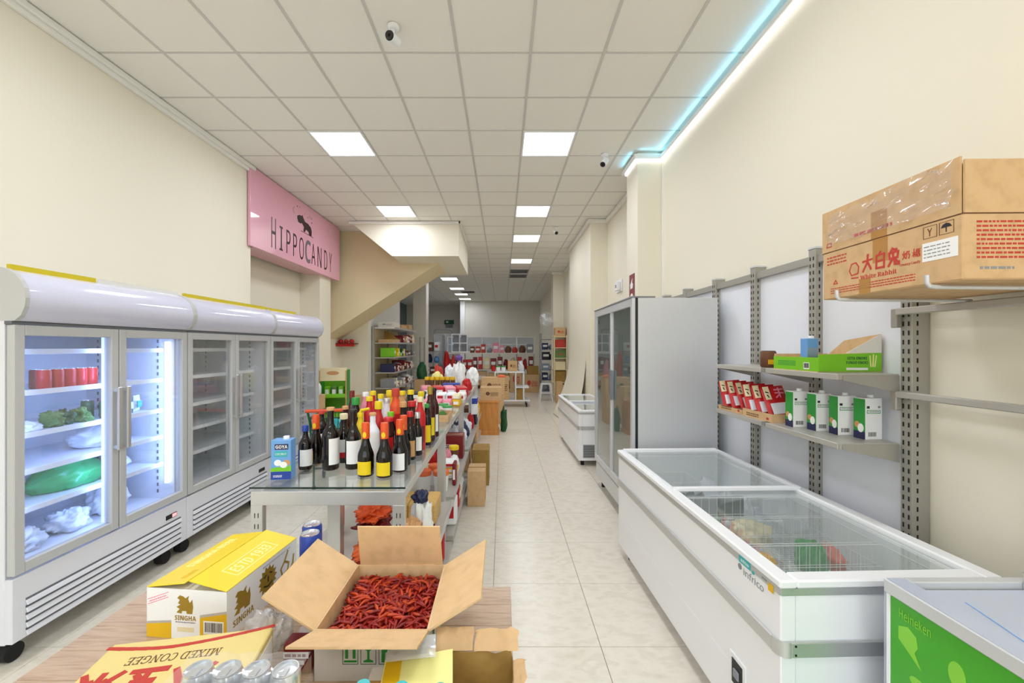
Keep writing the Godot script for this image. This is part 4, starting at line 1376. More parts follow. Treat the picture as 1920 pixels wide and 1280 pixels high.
func candy_carton() -> void:
	var t := thing("cardboard_carton", "big brown sweet carton with red Chinese print on wall prongs", "carton", V(1.645, 1.842, 1.495), -0.02)
	var W := 0.52
	var L := 0.55
	bx(t, "lower_body", Vector3(0, 0.1, 0), Vector3(W, 0.2, L), M.cardboard, 0.004)
	# raised flaps make the upper half
	var u := Geo.new()
	gb(u, -W / 2 - 0.002, -W / 2 + 0.004, 0.2, 0.372, -L / 2, L / 2 - 0.006)
	gb(u, -W / 2 + 0.004, W / 2, 0.2, 0.36, L / 2 - 0.004, L / 2 + 0.002)
	gb(u, W / 2 - 0.004, W / 2, 0.2, 0.372, -L / 2, L / 2)
	gb(u, -W / 2, W / 2, 0.2, 0.36, -L / 2 - 0.002, -L / 2 + 0.004)
	gb(u, -W / 2 + 0.01, W / 2 - 0.01, 0.345, 0.352, -L / 2 + 0.01, L / 2 - 0.01)
	geo("upper_flaps", u, M.cardboard, t)
	lb(t, "seam", -W / 2 - 0.0008, W / 2, 0.197, 0.2, -L / 2 - 0.0008, L / 2 + 0.0008, M.brown)
	var n := Vector3(-1, 0, 0)
	var f := face(Vector3(-W / 2, 0, 0), n)
	mark(t, "tape_strip", rect(-0.03, 0.11, 0.03, 0.2), M.tape, f, 0.0006)
	mark(t, "tape_strip", rect(-0.09, 0.0, -0.04, 0.06), M.tape, f, 0.0006)
	var f2 := face(Vector3(-W / 2 - 0.002, 0, 0), n)
	mark(t, "tape_strip", rect(-0.035, 0.2, 0.03, 0.3), M.tape, f2, 0.0006)
	# big characters
	var da := [[[0.05, 0.62], [0.95, 0.68]], [[0.52, 1.0], [0.48, 0.55], [0.05, 0.02]], [[0.5, 0.55], [0.75, 0.2], [0.8, 0.1]]]
	var bai := [[[0.55, 1.0], [0.4, 0.82]], [[0.2, 0.8], [0.16, 0.05]], [[0.2, 0.8], [0.88, 0.84], [0.84, 0.02]], [[0.2, 0.45], [0.84, 0.48]], [[0.17, 0.06], [0.84, 0.06]]]
	var tu := [[[0.45, 1.0], [0.2, 0.75]], [[0.4, 0.92], [0.75, 0.92], [0.65, 0.78]], [[0.15, 0.75], [0.9, 0.78], [0.85, 0.45], [0.2, 0.42], [0.15, 0.75]], [[0.5, 0.76], [0.48, 0.45], [0.1, 0.02]], [[0.6, 0.42], [0.62, 0.1], [0.95, 0.06], [0.95, 0.2]], [[0.72, 0.3], [0.82, 0.22]]]
	var nai := [[[0.25, 0.95], [0.15, 0.5], [0.4, 0.1]], [[0.45, 0.7], [0.3, 0.4], [0.05, 0.05]], [[0.02, 0.62], [0.5, 0.66]], [[0.55, 0.85], [0.9, 0.85], [0.8, 0.5], [0.95, 0.5], [0.88, 0.05], [0.78, 0.1]], [[0.65, 0.85], [0.5, 0.05]]]
	var tang := [[[0.02, 0.55], [0.4, 0.55]], [[0.2, 0.95], [0.2, 0.05]], [[0.2, 0.5], [0.02, 0.15]], [[0.2, 0.5], [0.38, 0.2]], [[0.5, 0.85], [0.95, 0.85]], [[0.5, 0.85], [0.42, 0.05]], [[0.6, 0.66], [0.92, 0.66]], [[0.6, 0.5], [0.92, 0.5]], [[0.76, 0.8], [0.76, 0.35]], [[0.6, 0.3], [0.6, 0.05], [0.9, 0.05], [0.9, 0.3], [0.6, 0.3]]]
	var k := 0
	for ch in [da, bai, tu]:
		strokes(t, "character", ch, 0.0085, M.red_print, f.translated_local(Vector3(-0.075 + k * 0.052, 0.085, 0)), Vector2(0.046, 0.062))
		k += 1
	for q in 2:
		strokes(t, "character", [nai, tang][q], 0.0028, M.red_print, f.translated_local(Vector3(0.085 + q * 0.036, 0.098, 0)), Vector2(0.028, 0.03))
	text(t, "White Rabbit", f.translated_local(Vector3(-0.01, 0.065, 0)), 0.017, M.red_print, 0.15, "Droid Serif", true)
	text(t, "Creamy Candy", f.translated_local(Vector3(0.112, 0.08, 0)), 0.012, M.red_print, 0.072, "Droid Serif")
	strokes(t, "emblem", [[[-0.125, 0.08], [-0.135, 0.1], [-0.125, 0.125], [-0.105, 0.128], [-0.092, 0.11], [-0.095, 0.085], [-0.125, 0.08]], [[-0.125, 0.07], [-0.095, 0.068]]], 0.005, M.red_print, f)
	fine_print(t, f.translated_local(Vector3(-0.05, 0.032, 0)), 0.36, 0.028, 3, M.red_print, 0.4)
	fine_print(t, f.translated_local(Vector3(-0.2, 0.16, 0)), 0.1, 0.04, 3, M.red_print, 0.4)
	strokes(t, "recycle_mark", [[[-0.215, 0.06], [-0.205, 0.075], [-0.195, 0.06], [-0.215, 0.06]]], 0.004, M.red_print, f)
	fine_print(t, f2.translated_local(Vector3(-0.03, 0.235, 0)), 0.16, 0.02, 1, M.red_print, 0.6)
	strokes(t, "emblem", [[[-0.25, 0.22], [-0.245, 0.235], [-0.225, 0.235], [-0.225, 0.22], [-0.25, 0.22]]], 0.004, M.red_print, f2)
	# shipping label, handling icons
	mark(t, "shipping_label", rect(0.155, 0.075, 0.262, 0.135), M.paper, f, 0.001)
	fine_print(t, f.translated_local(Vector3(0.2, 0.105, 0.0006)), 0.08, 0.045, 4, M.grey, 0.3)
	for q in 2:
		strokes(t, "icon_frame", [[[0.158 + q * 0.05, 0.15], [0.2 + q * 0.05, 0.15], [0.2 + q * 0.05, 0.188], [0.158 + q * 0.05, 0.188], [0.158 + q * 0.05, 0.15]]], 0.0015, M.brown, f)
	mark(t, "umbrella_icon", [Vector2(0.212, 0.17), Vector2(0.245, 0.17), Vector2(0.238, 0.18), Vector2(0.228, 0.184), Vector2(0.218, 0.18)], M.ink, f)
	strokes(t, "umbrella_icon", [[[0.228, 0.17], [0.228, 0.156]]], 0.003, M.ink, f)
	strokes(t, "glass_icon", [[[0.172, 0.18], [0.178, 0.168], [0.184, 0.18]], [[0.178, 0.168], [0.178, 0.156]]], 0.003, M.brown, f)
	# print on the end
	var e := face(Vector3(0, 0, L / 2), Vector3(0, 0, 1))
	fine_print(t, e.translated_local(Vector3(-0.14, 0.12, 0)), 0.16, 0.12, 9, M.red_print, 0.45)
	fine_print(t, e.translated_local(Vector3(-0.16, 0.035, 0)), 0.1, 0.016, 1, M.grey, 0.5)
	# loose wrap over the upper corner
	var p := []
	var fz := FastNoiseLite.new()
	fz.seed = 5
	fz.frequency = 0.06
	for i in 17:
		var row := []
		for j in 13:
			var z := lerpf(-0.24, L / 2 - 0.02, i / 16.0)
			var y := lerpf(0.225, 0.345 + 0.02 * i / 16.0, j / 12.0)
			var edge: float = 0.03 * fz.get_noise_2d(i * 14, 300 + j * 7)
			row.append(Vector3(-W / 2 - 0.006 - 0.016 * absf(fz.get_noise_2d(i * 9, j * 9)), y + (edge if j > 0 else -0.3 * edge), z + edge))
		p.append(row)
	geo("clear_wrap", Geo.new().grid(p), M.shrink_film, t)


# ---------- front table and what lies on it ----------
func build_front_table() -> void:
	var t := thing("display_table", "wood-plank display table carrying the open cartons", "table", V(-0.635, 0, 0.88))
	for k in 12:
		var z := -0.64 + k * 0.1067
		if k % 3 == 1:
			lb(t, "plank", -0.665, 0.1, 0.722, 0.75, z + 0.0006, z + 0.1061, M.wood_table, 0.0015)
			lb(t, "plank", 0.1012, 0.665, 0.722, 0.75, z + 0.0006, z + 0.1061, M.wood_table, 0.0015)
		else:
			lb(t, "plank", -0.665, 0.665, 0.722, 0.75, z + 0.0006, z + 0.1061, M.wood_table, 0.0015)
	for s in [-1.0, 1.0]:
		lb(t, "apron", -0.6, 0.6, 0.64, 0.722, s * 0.55, s * 0.57, M.wood_table)
		for e in [-1.0, 1.0]:
			lb(t, "leg", e * 0.56, e * 0.61, 0, 0.722, s * 0.5, s * 0.55, M.wood_table, 0.003)
	beer_box()
	congee_box()
	chili_box()
	small_table_things()


const LION := [[-0.5, -0.45], [-0.2, -0.5], [-0.15, -0.35], [0.1, -0.35], [0.12, -0.5], [0.45, -0.5], [0.5, -0.1], [0.45, 0.3], [0.3, 0.1], [0.2, 0.3], [0.25, 0.5], [0.05, 0.35], [-0.1, 0.45], [-0.3, 0.5], [-0.45, 0.35], [-0.3, 0.25], [-0.4, 0.05], [-0.25, 0.0], [-0.5, -0.15], [-0.3, -0.25]]


func lion(t: Node, f: Transform3D, s: float) -> void:
	var p := []
	for q in LION:
		p.append(Vector2(q[0], q[1]) * s)
	mark(t, "lion_emblem", p, M.gold, f)


func beer_box() -> void:
	var t := thing("beer_carton", "white and yellow can carton with loose yellow top flaps", "carton", V(-0.945, 0.75, 1.42), -0.1)
	var W := 0.265
	var H := 0.15
	var L := 0.35
	geo("box_body", tray_geo(Vector3(W, H, L), 0.003), M.paper, t)
	lb(t, "end_flap", -W / 2 + 0.005, W / 2 - 0.005, H - 0.006, H - 0.003, L / 2 - 0.1, L / 2 - 0.003, M.cardboard_white)
	lb(t, "end_flap", -W / 2 + 0.005, W / 2 - 0.005, H - 0.006, H - 0.003, -L / 2 + 0.003, -L / 2 + 0.1, M.cardboard_white)
	for s in [-1.0, 1.0]:
		var a := 0.2 if s > 0 else 0.14
		var b := Basis.from_euler(Vector3(0, 0, -s * a))
		var fl := Node3D.new()
		fl.name = "top_flap"
		t.add_child(fl, true)
		fl.transform = Transform3D(b, Vector3(s * W / 2, H, 0))
		lb(fl, "flap_board", -s * 0.128, 0, 0.0, 0.003, -L / 2, L / 2, M.yellow, 0.0008)
		# reads along the depth of the box
		var up := face(Vector3(-s * 0.064, 0.003, 0), Vector3.UP, Vector3(-1, 0, 0))
		if s > 0:
			text(fl, "ESTD 1933", up.translated_local(Vector3(0.0, -0.01, 0)), 0.036, M.yellow_pale, 0.17, "Droid Sans", true)
			strokes(fl, "title_frame", [[[-0.1, -0.037], [0.1, -0.037], [0.1, 0.017], [-0.1, 0.017], [-0.1, -0.037]]], 0.004, M.yellow_pale, up)
		else:
			text(fl, "SINGHA BEER", up.translated_local(Vector3(0.03, 0.02, 0)), 0.03, M.yellow_pale, 0.2, "Droid Sans", true)
			fine_print(fl, up.translated_local(Vector3(-0.12, -0.03, 0)), 0.05, 0.02, 3, M.yellow_deep)
	# near end
	var f := face(Vector3(0, 0, L / 2), Vector3(0, 0, 1))
	mark(t, "yellow_print", [Vector2(-W / 2, 0.0), Vector2(-0.05, 0.0), Vector2(-0.05, 0.048), Vector2(-W / 2, 0.04)], M.yellow_deep, f, 0.0006)
	mark(t, "grey_print", [Vector2(-W / 2, 0.04), Vector2(-0.05, 0.048), Vector2(-0.05, 0.055), Vector2(-W / 2, 0.047)], M.alu, f, 0.0006)
	mark(t, "yellow_print", [Vector2(0.045, 0.0), Vector2(W / 2, 0.0), Vector2(W / 2, 0.085), Vector2(0.045, 0.068)], M.yellow_deep, f, 0.0006)
	mark(t, "grey_print", [Vector2(0.045, 0.068), Vector2(W / 2, 0.085), Vector2(W / 2, 0.093), Vector2(0.045, 0.076)], M.alu, f, 0.0006)
	barcode(t, f.translated_local(Vector3(0.09, 0.04, 0.0006)), 0.066, 0.04)
	lion(t, f.translated_local(Vector3(-0.005, 0.105, 0)), 0.055)
	text(t, "SINGHA", f.translated_local(Vector3(-0.003, 0.064, 0)), 0.014, M.gold, 0.07, "Droid Sans", true)
	fine_print(t, f.translated_local(Vector3(-0.003, 0.051, 0)), 0.066, 0.005, 1, M.grey)
	mark(t, "cream_patch", rect(-0.03, 0.022, 0.025, 0.036), M.cream, f, 0.0006)
	strokes(t, "red_lines", [[[-0.128, 0.115], [-0.06, 0.14]], [[-0.128, 0.1], [-0.06, 0.125]]], 0.0022, M.pink, f)
	fine_print(t, f.translated_local(Vector3(-0.095, 0.119, 0)) * Transform3D(Basis.from_euler(Vector3(0, 0, 0.36)), Vector3.ZERO), 0.06, 0.006, 1, M.pink)
	# long side to the aisle
	var r := face(Vector3(W / 2, 0, 0), Vector3(1, 0, 0))
	lion(t, r.translated_local(Vector3(-0.11, 0.09, 0)), 0.07)
	text(t, "SINGHA", r.translated_local(Vector3(-0.105, 0.035, 0)), 0.02, M.gold, 0.09, "Droid Sans", true)
	var sun := []
	for k in 28:
		var q: float = 0.048 if k % 2 == 0 else 0.036
		sun.append(Vector2(0.01, 0.085) + Vector2(cos(TAU * k / 28), sin(TAU * k / 28)) * q)
	mark(t, "sun_emblem", sun, M.gold, r)
	strokes(t, "sun_emblem", [[[-0.01, 0.1], [0.0, 0.105]], [[0.02, 0.105], [0.03, 0.1]], [[-0.01, 0.07], [0.01, 0.062], [0.03, 0.07]], [[0.01, 0.095], [0.01, 0.078]]], 0.005, M.ink, r.translated_local(Vector3(0, 0, 0.0006)))
	strokes(t, "swirl_emblem", [[[0.09, 0.05], [0.08, 0.08], [0.1, 0.1], [0.125, 0.085], [0.12, 0.06], [0.1, 0.055], [0.13, 0.05], [0.15, 0.07], [0.155, 0.1]], [[0.1, 0.1], [0.12, 0.13]]], 0.008, M.gold, r)
	fine_print(t, r.translated_local(Vector3(0.06, 0.136, 0)), 0.15, 0.008, 1, M.alu)
	# a few cans inside
	for k in 3:
		can("beer_can", "silver can showing between the yellow carton flaps", "cans in the yellow carton", V(-0.965 + 0.02 * k, 0.7535, 1.33 + 0.09 * k), 0.033, 0.125, M.silver)


func congee_box() -> void:
	var t := thing("food_carton", "gold food carton with red characters, its print upside down", "carton", V(-0.743, 0.75, 0.804), 0.173)
	var W := 0.366
	var H := 0.15
	var L := 0.5
	bx(t, "box_body", Vector3(0, H / 2, 0), Vector3(W, H, L), M.congee, 0.003)
	mark(t, "side_print", rect(-L / 2 + 0.01, 0.01, L / 2 - 0.01, H - 0.018), M.paper, face(Vector3(W / 2, 0, 0), Vector3(1, 0, 0)))
	fine_print(t, face(Vector3(W / 2 + 0.0008, 0.07, -0.15), Vector3(1, 0, 0)), 0.14, 0.05, 3, M.blue_light)
	var f := face(Vector3(0, H, 0), Vector3.UP, Vector3(0, 0, 1))
	# in this frame +x runs to the left of the picture and +y toward the viewer
	var wave := []
	for k in 13:
		var u := -1.0 + k / 6.0
		wave.append([u * W / 2, -0.243 + 0.03 * (1.0 - pow(absf(u - 0.25), 1.5)) * 0.95])
	strokes(t, "red_wave", [wave], 0.011, M.red_print, f)
	text(t, "MIXED CONGEE", f.translated_local(Vector3(0.01, -0.178, 0)), 0.025, M.brown, 0.2, "Droid Serif")
	var ba := [[[0.4, 0.95], [0.3, 0.5], [0.05, 0.1]], [[0.6, 0.95], [0.7, 0.5], [0.95, 0.15]]]
	var bao := [[[0.5, 1.0], [0.5, 0.88]], [[0.1, 0.7], [0.1, 0.85], [0.9, 0.85], [0.88, 0.7]], [[0.2, 0.66], [0.8, 0.66]], [[0.25, 0.4], [0.75, 0.4]], [[0.5, 0.66], [0.5, 0.08]], [[0.1, 0.08], [0.92, 0.08]], [[0.65, 0.3], [0.75, 0.2]]]
	var zhou := [[[0.2, 0.9], [0.05, 0.5], [0.25, 0.3], [0.05, 0.05]], [[0.8, 0.9], [0.95, 0.5], [0.75, 0.3], [0.95, 0.05]], [[0.3, 0.6], [0.7, 0.6]], [[0.5, 0.95], [0.5, 0.05]], [[0.5, 0.55], [0.32, 0.25]], [[0.5, 0.55], [0.68, 0.25]], [[0.35, 0.85], [0.42, 0.7]], [[0.65, 0.85], [0.58, 0.7]]]
	var k := 0
	for ch in [ba, bao, zhou]:
		strokes(t, "red_character", ch, 0.016, M.red_print, f.translated_local(Vector3(-0.1 + k * 0.095, -0.15 + 0.001, 0)) * Transform3D(Basis.from_scale(Vector3(1, -1, 1)).scaled(Vector3(1, -1, 1)), Vector3.ZERO), Vector2(0.085, 0.1))
		k += 1
	mark(t, "tape", rect(-0.13, -0.13, -0.05, -0.02), M.yellow_pale, f, 0.0005)
	# pack of cans standing partly on it, partly on a plain box
	closed_box("plain brown box under the wrapped pack of silver cans", V(-0.4, 0.75, 0.66), Vector3(0.2, 0.149, 0.3), M.cardboard)
	var pad := thing("can_tray", "card pad under the row of wrapped silver cans", "tray", V(-0.5, 0.901, 0.74))
	bx(pad, "pad_board", Vector3(0, 0.002, 0), Vector3(0.235, 0.004, 0.17), M.cardboard_white, 0.001)
	for r in 2:
		for q in 4:
			can("drink_can", "silver drink can in the shrink-wrapped pack on the table", "silver cans on the table", V(-0.584 + q * 0.056, 0.905, 0.785 - r * 0.056), 0.0268, 0.118, M.silver)
	var wrap := thing("shrink_wrap", "clear shrink wrap stretched over the silver cans", "plastic wrap", V(-0.5, 0.905, 0.757))
	var p := []
	for i in 25:
		var row := []
		for j in 9:
			var x := -0.117 + 0.234 * i / 24.0
			var z := -0.062 + 0.124 * j / 8.0
			row.append(Vector3(x, 0.1215 + 0.0025 * cos(x * TAU / 0.056) + 0.0015 * cos(z * TAU / 0.056), z))
		p.append(row)
	var w := Geo.new().grid(p, -1.0)
	var q := []
	for i in 3:
		var row := []
		for j in 9:
			row.append(Vector3(0.1175 + 0.001 * i, 0.119 - 0.055 * i, -0.062 + 0.124 * j / 8.0))
		q.append(row)
	w.grid(q)
	geo("film", w, M.shrink_film, wrap)


func flap(t: Node, hinge: Vector3, along: Vector3, out: Vector3, angle: float, w: float, l: float, taper: float, m: Material) -> void:
	# a board hinged at the rim, raised by angle from level
	var dir := (out * cos(angle) + Vector3.UP * sin(angle)).normalized()
	var b := Basis(along, dir, along.cross(dir))
	var g := Geo.new().poly(PackedVector2Array([Vector2(-w / 2, 0), Vector2(w / 2, 0), Vector2(w / 2 + taper, l), Vector2(-w / 2 - taper, l)]), 0.005, Transform3D(b, hinge))
	geo("top_flap", g, m, t)


func chili_box() -> void:
	var t := thing("chilli_carton", "open cardboard carton full of dried red chillies, flaps spread", "carton", V(-0.35, 0.75, 1.255))
	var W := 0.305
	var H := 0.135
	var L := 0.33
	var k := 0.005
	var g := Geo.new()
	gb(g, -W / 2 + k, W / 2 - k, 0.002, k, -L / 2 + k, L / 2 - k)
	for e in [-1.0, 1.0]:
		gb(g, -W / 2 + 0.002, W / 2 - 0.002, 0.002, H, e * (L / 2 - k), e * (L / 2 - 0.001))
		gb(g, e * (W / 2 - k), e * (W / 2 - 0.001), 0.002, H, -L / 2 + k, L / 2 - k)
	geo("inner_board", g, M.cardboard_in, t)
	var o := Geo.new()
	for e in [-1.0, 1.0]:
		gb(o, -W / 2, W / 2, 0.0, H - 0.001, e * (L / 2 - 0.001), e * L / 2)
		gb(o, e * (W / 2 - 0.001), e * W / 2, 0.0, H - 0.001, -L / 2, L / 2)
	geo("white_liner", o, M.cardboard_white, t)
	flap(t, Vector3(-W / 2, H, 0), Vector3(0, 0, 1), Vector3.LEFT, 0.58, L, 0.165, 0.0, M.cardboard_in)
	flap(t, Vector3(W / 2, H, 0), Vector3(0, 0, -1), Vector3.RIGHT, 0.56, L, 0.165, 0.0, M.cardboard_in)
	flap(t, Vector3(0, H, -L / 2), Vector3(-1, 0, 0), Vector3.FORWARD, 1.85, W - 0.02, 0.155, -0.004, M.cardboard_in)
	flap(t, Vector3(0, H, L / 2), Vector3(1, 0, 0), Vector3.BACK, 0.4, W, 0.155, 0.0, M.cardboard_in)
	# green handling marks on the near side
	var f := face(Vector3(0, 0, L / 2), Vector3(0, 0, 1))
	for q in 3:
		var x := -0.055 + q * 0.048
		strokes(t, "icon_frame", [[[x - 0.02, 0.045], [x + 0.02, 0.045], [x + 0.02, 0.105], [x - 0.02, 0.105], [x - 0.02, 0.045]]], 0.0014, M.green_dark, f)
	for x in [-0.065, -0.045]:
		mark(t, "arrow_icon", [Vector2(x - 0.004, 0.06), Vector2(x + 0.004, 0.06), Vector2(x + 0.004, 0.085), Vector2(x + 0.008, 0.085), Vector2(x, 0.1), Vector2(x - 0.008, 0.085), Vector2(x - 0.004, 0.085)], M.green, f)
	mark(t, "arrow_icon", rect(-0.072, 0.05, -0.038, 0.055), M.green, f)
	mark(t, "glass_icon", [Vector2(-0.022, 0.1), Vector2(0.008, 0.1), Vector2(0.004, 0.085), Vector2(-0.004, 0.08), Vector2(-0.004, 0.058), Vector2(0.006, 0.054), Vector2(0.006, 0.05), Vector2(-0.02, 0.05), Vector2(-0.02, 0.054), Vector2(-0.01, 0.058), Vector2(-0.01, 0.08), Vector2(-0.018, 0.085)], M.green, f)
	mark(t, "person_icon", [Vector2(0.028, 0.05), Vector2(0.036, 0.05), Vector2(0.038, 0.075), Vector2(0.052, 0.085), Vector2(0.05, 0.09), Vector2(0.036, 0.085), Vector2(0.034, 0.1), Vector2(0.028, 0.1)], M.green, f)
	mark(t, "side_mark", rect(-0.1, 0.04, -0.07, 0.09), M.green_dark, face(Vector3(W / 2, 0, 0), Vector3(1, 0, 0)), 0.0005)
	# chillies: thin bent pods, the uppermost ones singly, the rest as one heap
	var pods := []
	for v in 4:
		var bend: float = [0.005, -0.004, 0.008, 0.002][v]
		var pts := []
		var rad := []
		for i in 7:
			var u := i / 6.0
			pts.append(Vector3(-0.023 + 0.046 * u, bend * sin(u * PI) * (1.0 if v != 2 else u), 0.0025 * sin(u * 4.0 + v)))
			rad.append([0.0008, 0.0034, 0.005, 0.0047, 0.0037, 0.0022, 0.0004][i])
		pods.append(Geo.new().tube(pts, rad, 6, false).mesh())
	var heap := func(x: float, z: float) -> float:
		var e := minf(minf(W / 2 - absf(x), L / 2 - absf(z)), 0.07) / 0.07
		return 0.084 + 0.03 * e + 0.012 * sin(x * 31.0 + 1.0) * sin(z * 27.0) - 0.06 * z * 0.4
	var mm := MultiMesh.new()
	mm.transform_format = MultiMesh.TRANSFORM_3D
	mm.mesh = pods[0]
	mm.instance_count = 900
	for i in 900:
		var x := rng.randf_range(-W / 2 + 0.02, W / 2 - 0.02)
		var z := rng.randf_range(-L / 2 + 0.02, L / 2 - 0.02)
		var b := Basis.from_euler(Vector3(rng.randf_range(-0.5, 0.5), rng.randf_range(0, TAU), rng.randf_range(-0.35, 0.35)))
		mm.set_instance_transform(i, Transform3D(b, Vector3(x, heap.call(x, z) - rng.randf_range(0.004, 0.02), z)))
	var mi := MultiMeshInstance3D.new()
	mi.name = "dried_chilli_heap"
	mi.multimesh = mm
	mi.material_override = M.chili
	add_child(mi)
	mi.position = t.position
	mi.set_meta("kind", "stuff")
	tag(mi, "heap of dried red chillies filling the open carton", "chillies")
	var bed := []
	for i in 15:
		var row := []
		for j in 15:
			var x := lerpf(-W / 2 + 0.006, W / 2 - 0.006, i / 14.0)
			var z := lerpf(-L / 2 + 0.006, L / 2 - 0.006, j / 14.0)
			row.append(Vector3(x, heap.call(x, z) - 0.016, z))
		bed.append(row)
	geo("chilli_bed", Geo.new().grid(bed, -1.0), M.chili, mi)
	for i in 300:
		var x := -W / 2 + 0.024 + (W - 0.048) * ((i % 17) + rng.randf()) / 17.0
		var z := -L / 2 + 0.024 + (L - 0.048) * ((i / 17) + rng.randf()) / 17.7
		var b := Basis.from_euler(Vector3(rng.randf_range(-0.4, 0.4), rng.randf_range(0, TAU), rng.randf_range(-0.3, 0.3)))
		var shade: int = [0, 1, 0, 2, 1][rng.randi() % 5]
		var o2 := put("dried_chilli", pods[i % 4], [M.chili, M.chili_light, M.chili_dark][shade])
		o2.transform = Transform3D(b, t.position + Vector3(x, heap.call(x, z) + rng.randf_range(-0.002, 0.006), z))
		tag(o2, ["deep red dried chilli pod on the heap in the carton", "bright orange-red dried chilli pod on the heap in the carton", "dark maroon dried chilli pod on the heap in the carton"][shade], "chilli", "dried chillies on the heap")


func small_table_things() -> void:
	# blue tins stacked behind the yellow carton
	for k in 2:
		for h in 2:
			can("milk_tin", ["blue tin at the foot of a stack of two behind the chilli carton", "blue tin standing on another behind the chilli carton"][h], ["lower blue tins", "upper blue tins"][h], V([-0.672, -0.70][k], 0.75 + h * 0.121, [1.43, 1.505][k] - 0.0), 0.034, 0.12, M.navy if h == 0 else M.blue)
	can("food_tin", "silver tin beside the stacked blue tins", "", V(-0.6, 0.75, 1.485), 0.03, 0.1, M.silver)
	# packet and bag between gold carton and chillies
	var p := thing("noodle_packet", "maroon packet with white lettering beside the chilli carton", "packet", V(-0.56, 0.75, 1.135))
	bx(p, "packet_body", Vector3(0, 0.042, 0), Vector3(0.075, 0.084, 0.05), M.red_dark, 0.006)
	mark(p, "label_strip", rect(-0.034, 0.045, 0.034, 0.062), M.paper, face(Vector3(0, 0, 0.025), Vector3(0, 0, 1)))
	fine_print(p, face(Vector3(0, 0.0535, 0.0262), Vector3(0, 0, 1)), 0.06, 0.011, 1, M.red_dark, 0.7)
	mark(p, "label_strip", rect(-0.026, 0.028, 0.022, 0.039), M.cardboard_white, face(Vector3(0, 0, 0.025), Vector3(0, 0, 1)))
	bag("plastic_bag", "clear crumpled bag tucked between the cartons on the table", "bag", V(-0.69, 0.75, 1.2), Vector3(0.14, 0.11, 0.15), M.plastic, 81, "", 0.6)
	var gc := thing("green_jar", "small jar with green lid lying beside the chilli carton", "jar", V(-0.565, 0.773, 1.2), 0.7)
	geo("jar_body", Geo.new().tube([Vector3(0, 0, 0.0), Vector3(0, 0, -0.06)], 0.021, 16), M.plastic, gc)
	geo("lid", Geo.new().tube([Vector3(0, 0, 0.0), Vector3(0, 0, 0.026)], 0.022, 16), M.green, gc)
	# three bottles with teal caps at the near edge
	for k in 3:
		bottle("clear bottle with round teal cap in front of the chilli carton", "teal capped bottles", V(-0.268 + k * 0.0745, 0.75, 0.785 - 0.004 * k), {"called": "teal_capped_bottle", "h": 0.243, "r": 0.026, "nr": 0.011, "sh": 0.15, "nk": 0.2, "cap": 0.024, "cr": 0.0145, "m": M.bag_white, "cm": M.teal, "lm": M.yellow, "l0": 0.04, "l1": 0.13})
	# small white box under a yellow sheet and a clear packet
	closed_box("small white box under the yellow sheet", V(-0.25, 0.75, 0.96), Vector3(0.15, 0.088, 0.13), M.cardboard_white)
	var y := thing("yellow_sheet", "pale yellow printed card lying on the small white box", "card", V(-0.205, 0.846, 0.985), 0.12)
	var b := Basis.from_euler(Vector3(0.05, 0, 0.09))
	var yb := bx(y, "card_sheet", Vector3(0, 0.005, 0), Vector3(0.17, 0.0012, 0.12), M.yellow_pale, 0.0, Vector3(0.05, 0, 0.09))
	bx(yb, "printed_strip", Vector3(-0.062, 0.0012, 0), Vector3(0.04, 0.0008, 0.12), M.yellow_deep, 0.0)
	bx(yb, "price_tag", Vector3(-0.05, 0.002, 0.035), Vector3(0.03, 0.0008, 0.02), M.alu, 0.0)
	bx(yb, "yellow_tab", Vector3(0.03, 0.0012, -0.066), Vector3(0.02, 0.0012, 0.012), M.yellow, 0.0)
	var cp := put("clear_packet", pouch_mesh(0.12, 0.07, 0.012, 90), M.plastic)
	cp.transform = Transform3D(Basis.from_euler(Vector3(-1.45, 0.15, 0)), V(-0.225, 0.872, 1.005))
	tag(cp, "clear plastic packet lying above the yellow card", "packet")
	# crumpled open box
	var t := thing("crumpled_box", "crumpled olive-brown open box at the table corner", "box", V(-0.068, 0.75, 0.965))
	var W := 0.19
	var L := 0.19
	var H := 0.1
	var f := FastNoiseLite.new()
	f.seed = 3
	f.frequency = 9.0
	var wall := func(a: Vector3, c: Vector3, up: Vector3) -> Array:
		var rows := []
		for i in 9:
			var row := []
			for j in 6:
				var q: Vector3 = a.lerp(c, i / 8.0) + up * (j / 5.0)
				row.append(q + Vector3(1, 0, 1) * f.get_noise_3dv(q * 6.0) * 0.012 * (j / 5.0) + Vector3.UP * f.get_noise_3dv(q * 4.0 + Vector3.ONE) * 0.012 * (j / 5.0))
			rows.append(row)
		return rows
	var A := Vector3(-W / 2, 0, -L / 2)
	var B := Vector3(W / 2, 0, -L / 2)
	var C := Vector3(W / 2, 0, L / 2)
	var D := Vector3(-W / 2, 0, L / 2)
	geo("box_wall", Geo.new().grid(wall.call(A, B, Vector3(0, H, 0))), M.cardboard_olive, t)
	geo("box_wall", Geo.new().grid(wall.call(B, C, Vector3(0.0, H * 0.9, 0))), M.cardboard_olive, t)
	geo("box_wall", Geo.new().grid(wall.call(D, A, Vector3(0, H * 0.85, 0))), M.cardboard_olive, t)
	geo("box_wall", Geo.new().grid(wall.call(C, D, Vector3(0, H * 0.7, 0))), M.cardboard_olive, t)
	lb(t, "box_floor", -W / 2, W / 2, 0, 0.004, -L / 2, L / 2, M.cardboard_olive)
	geo("bent_flap", Geo.new().grid(wall.call(A + Vector3(-0.012, H + 0.002, 0), A + Vector3(W * 0.45, H + 0.002, -0.002), Vector3(0, 0.028, -0.05))), M.cardboard, t)
	geo("bent_flap", Geo.new().grid(wall.call(A + Vector3(W * 0.47, H + 0.002, 0.0), B + Vector3(0.014, H + 0.002, 0), Vector3(0, 0.026, -0.045))), M.cardboard, t)
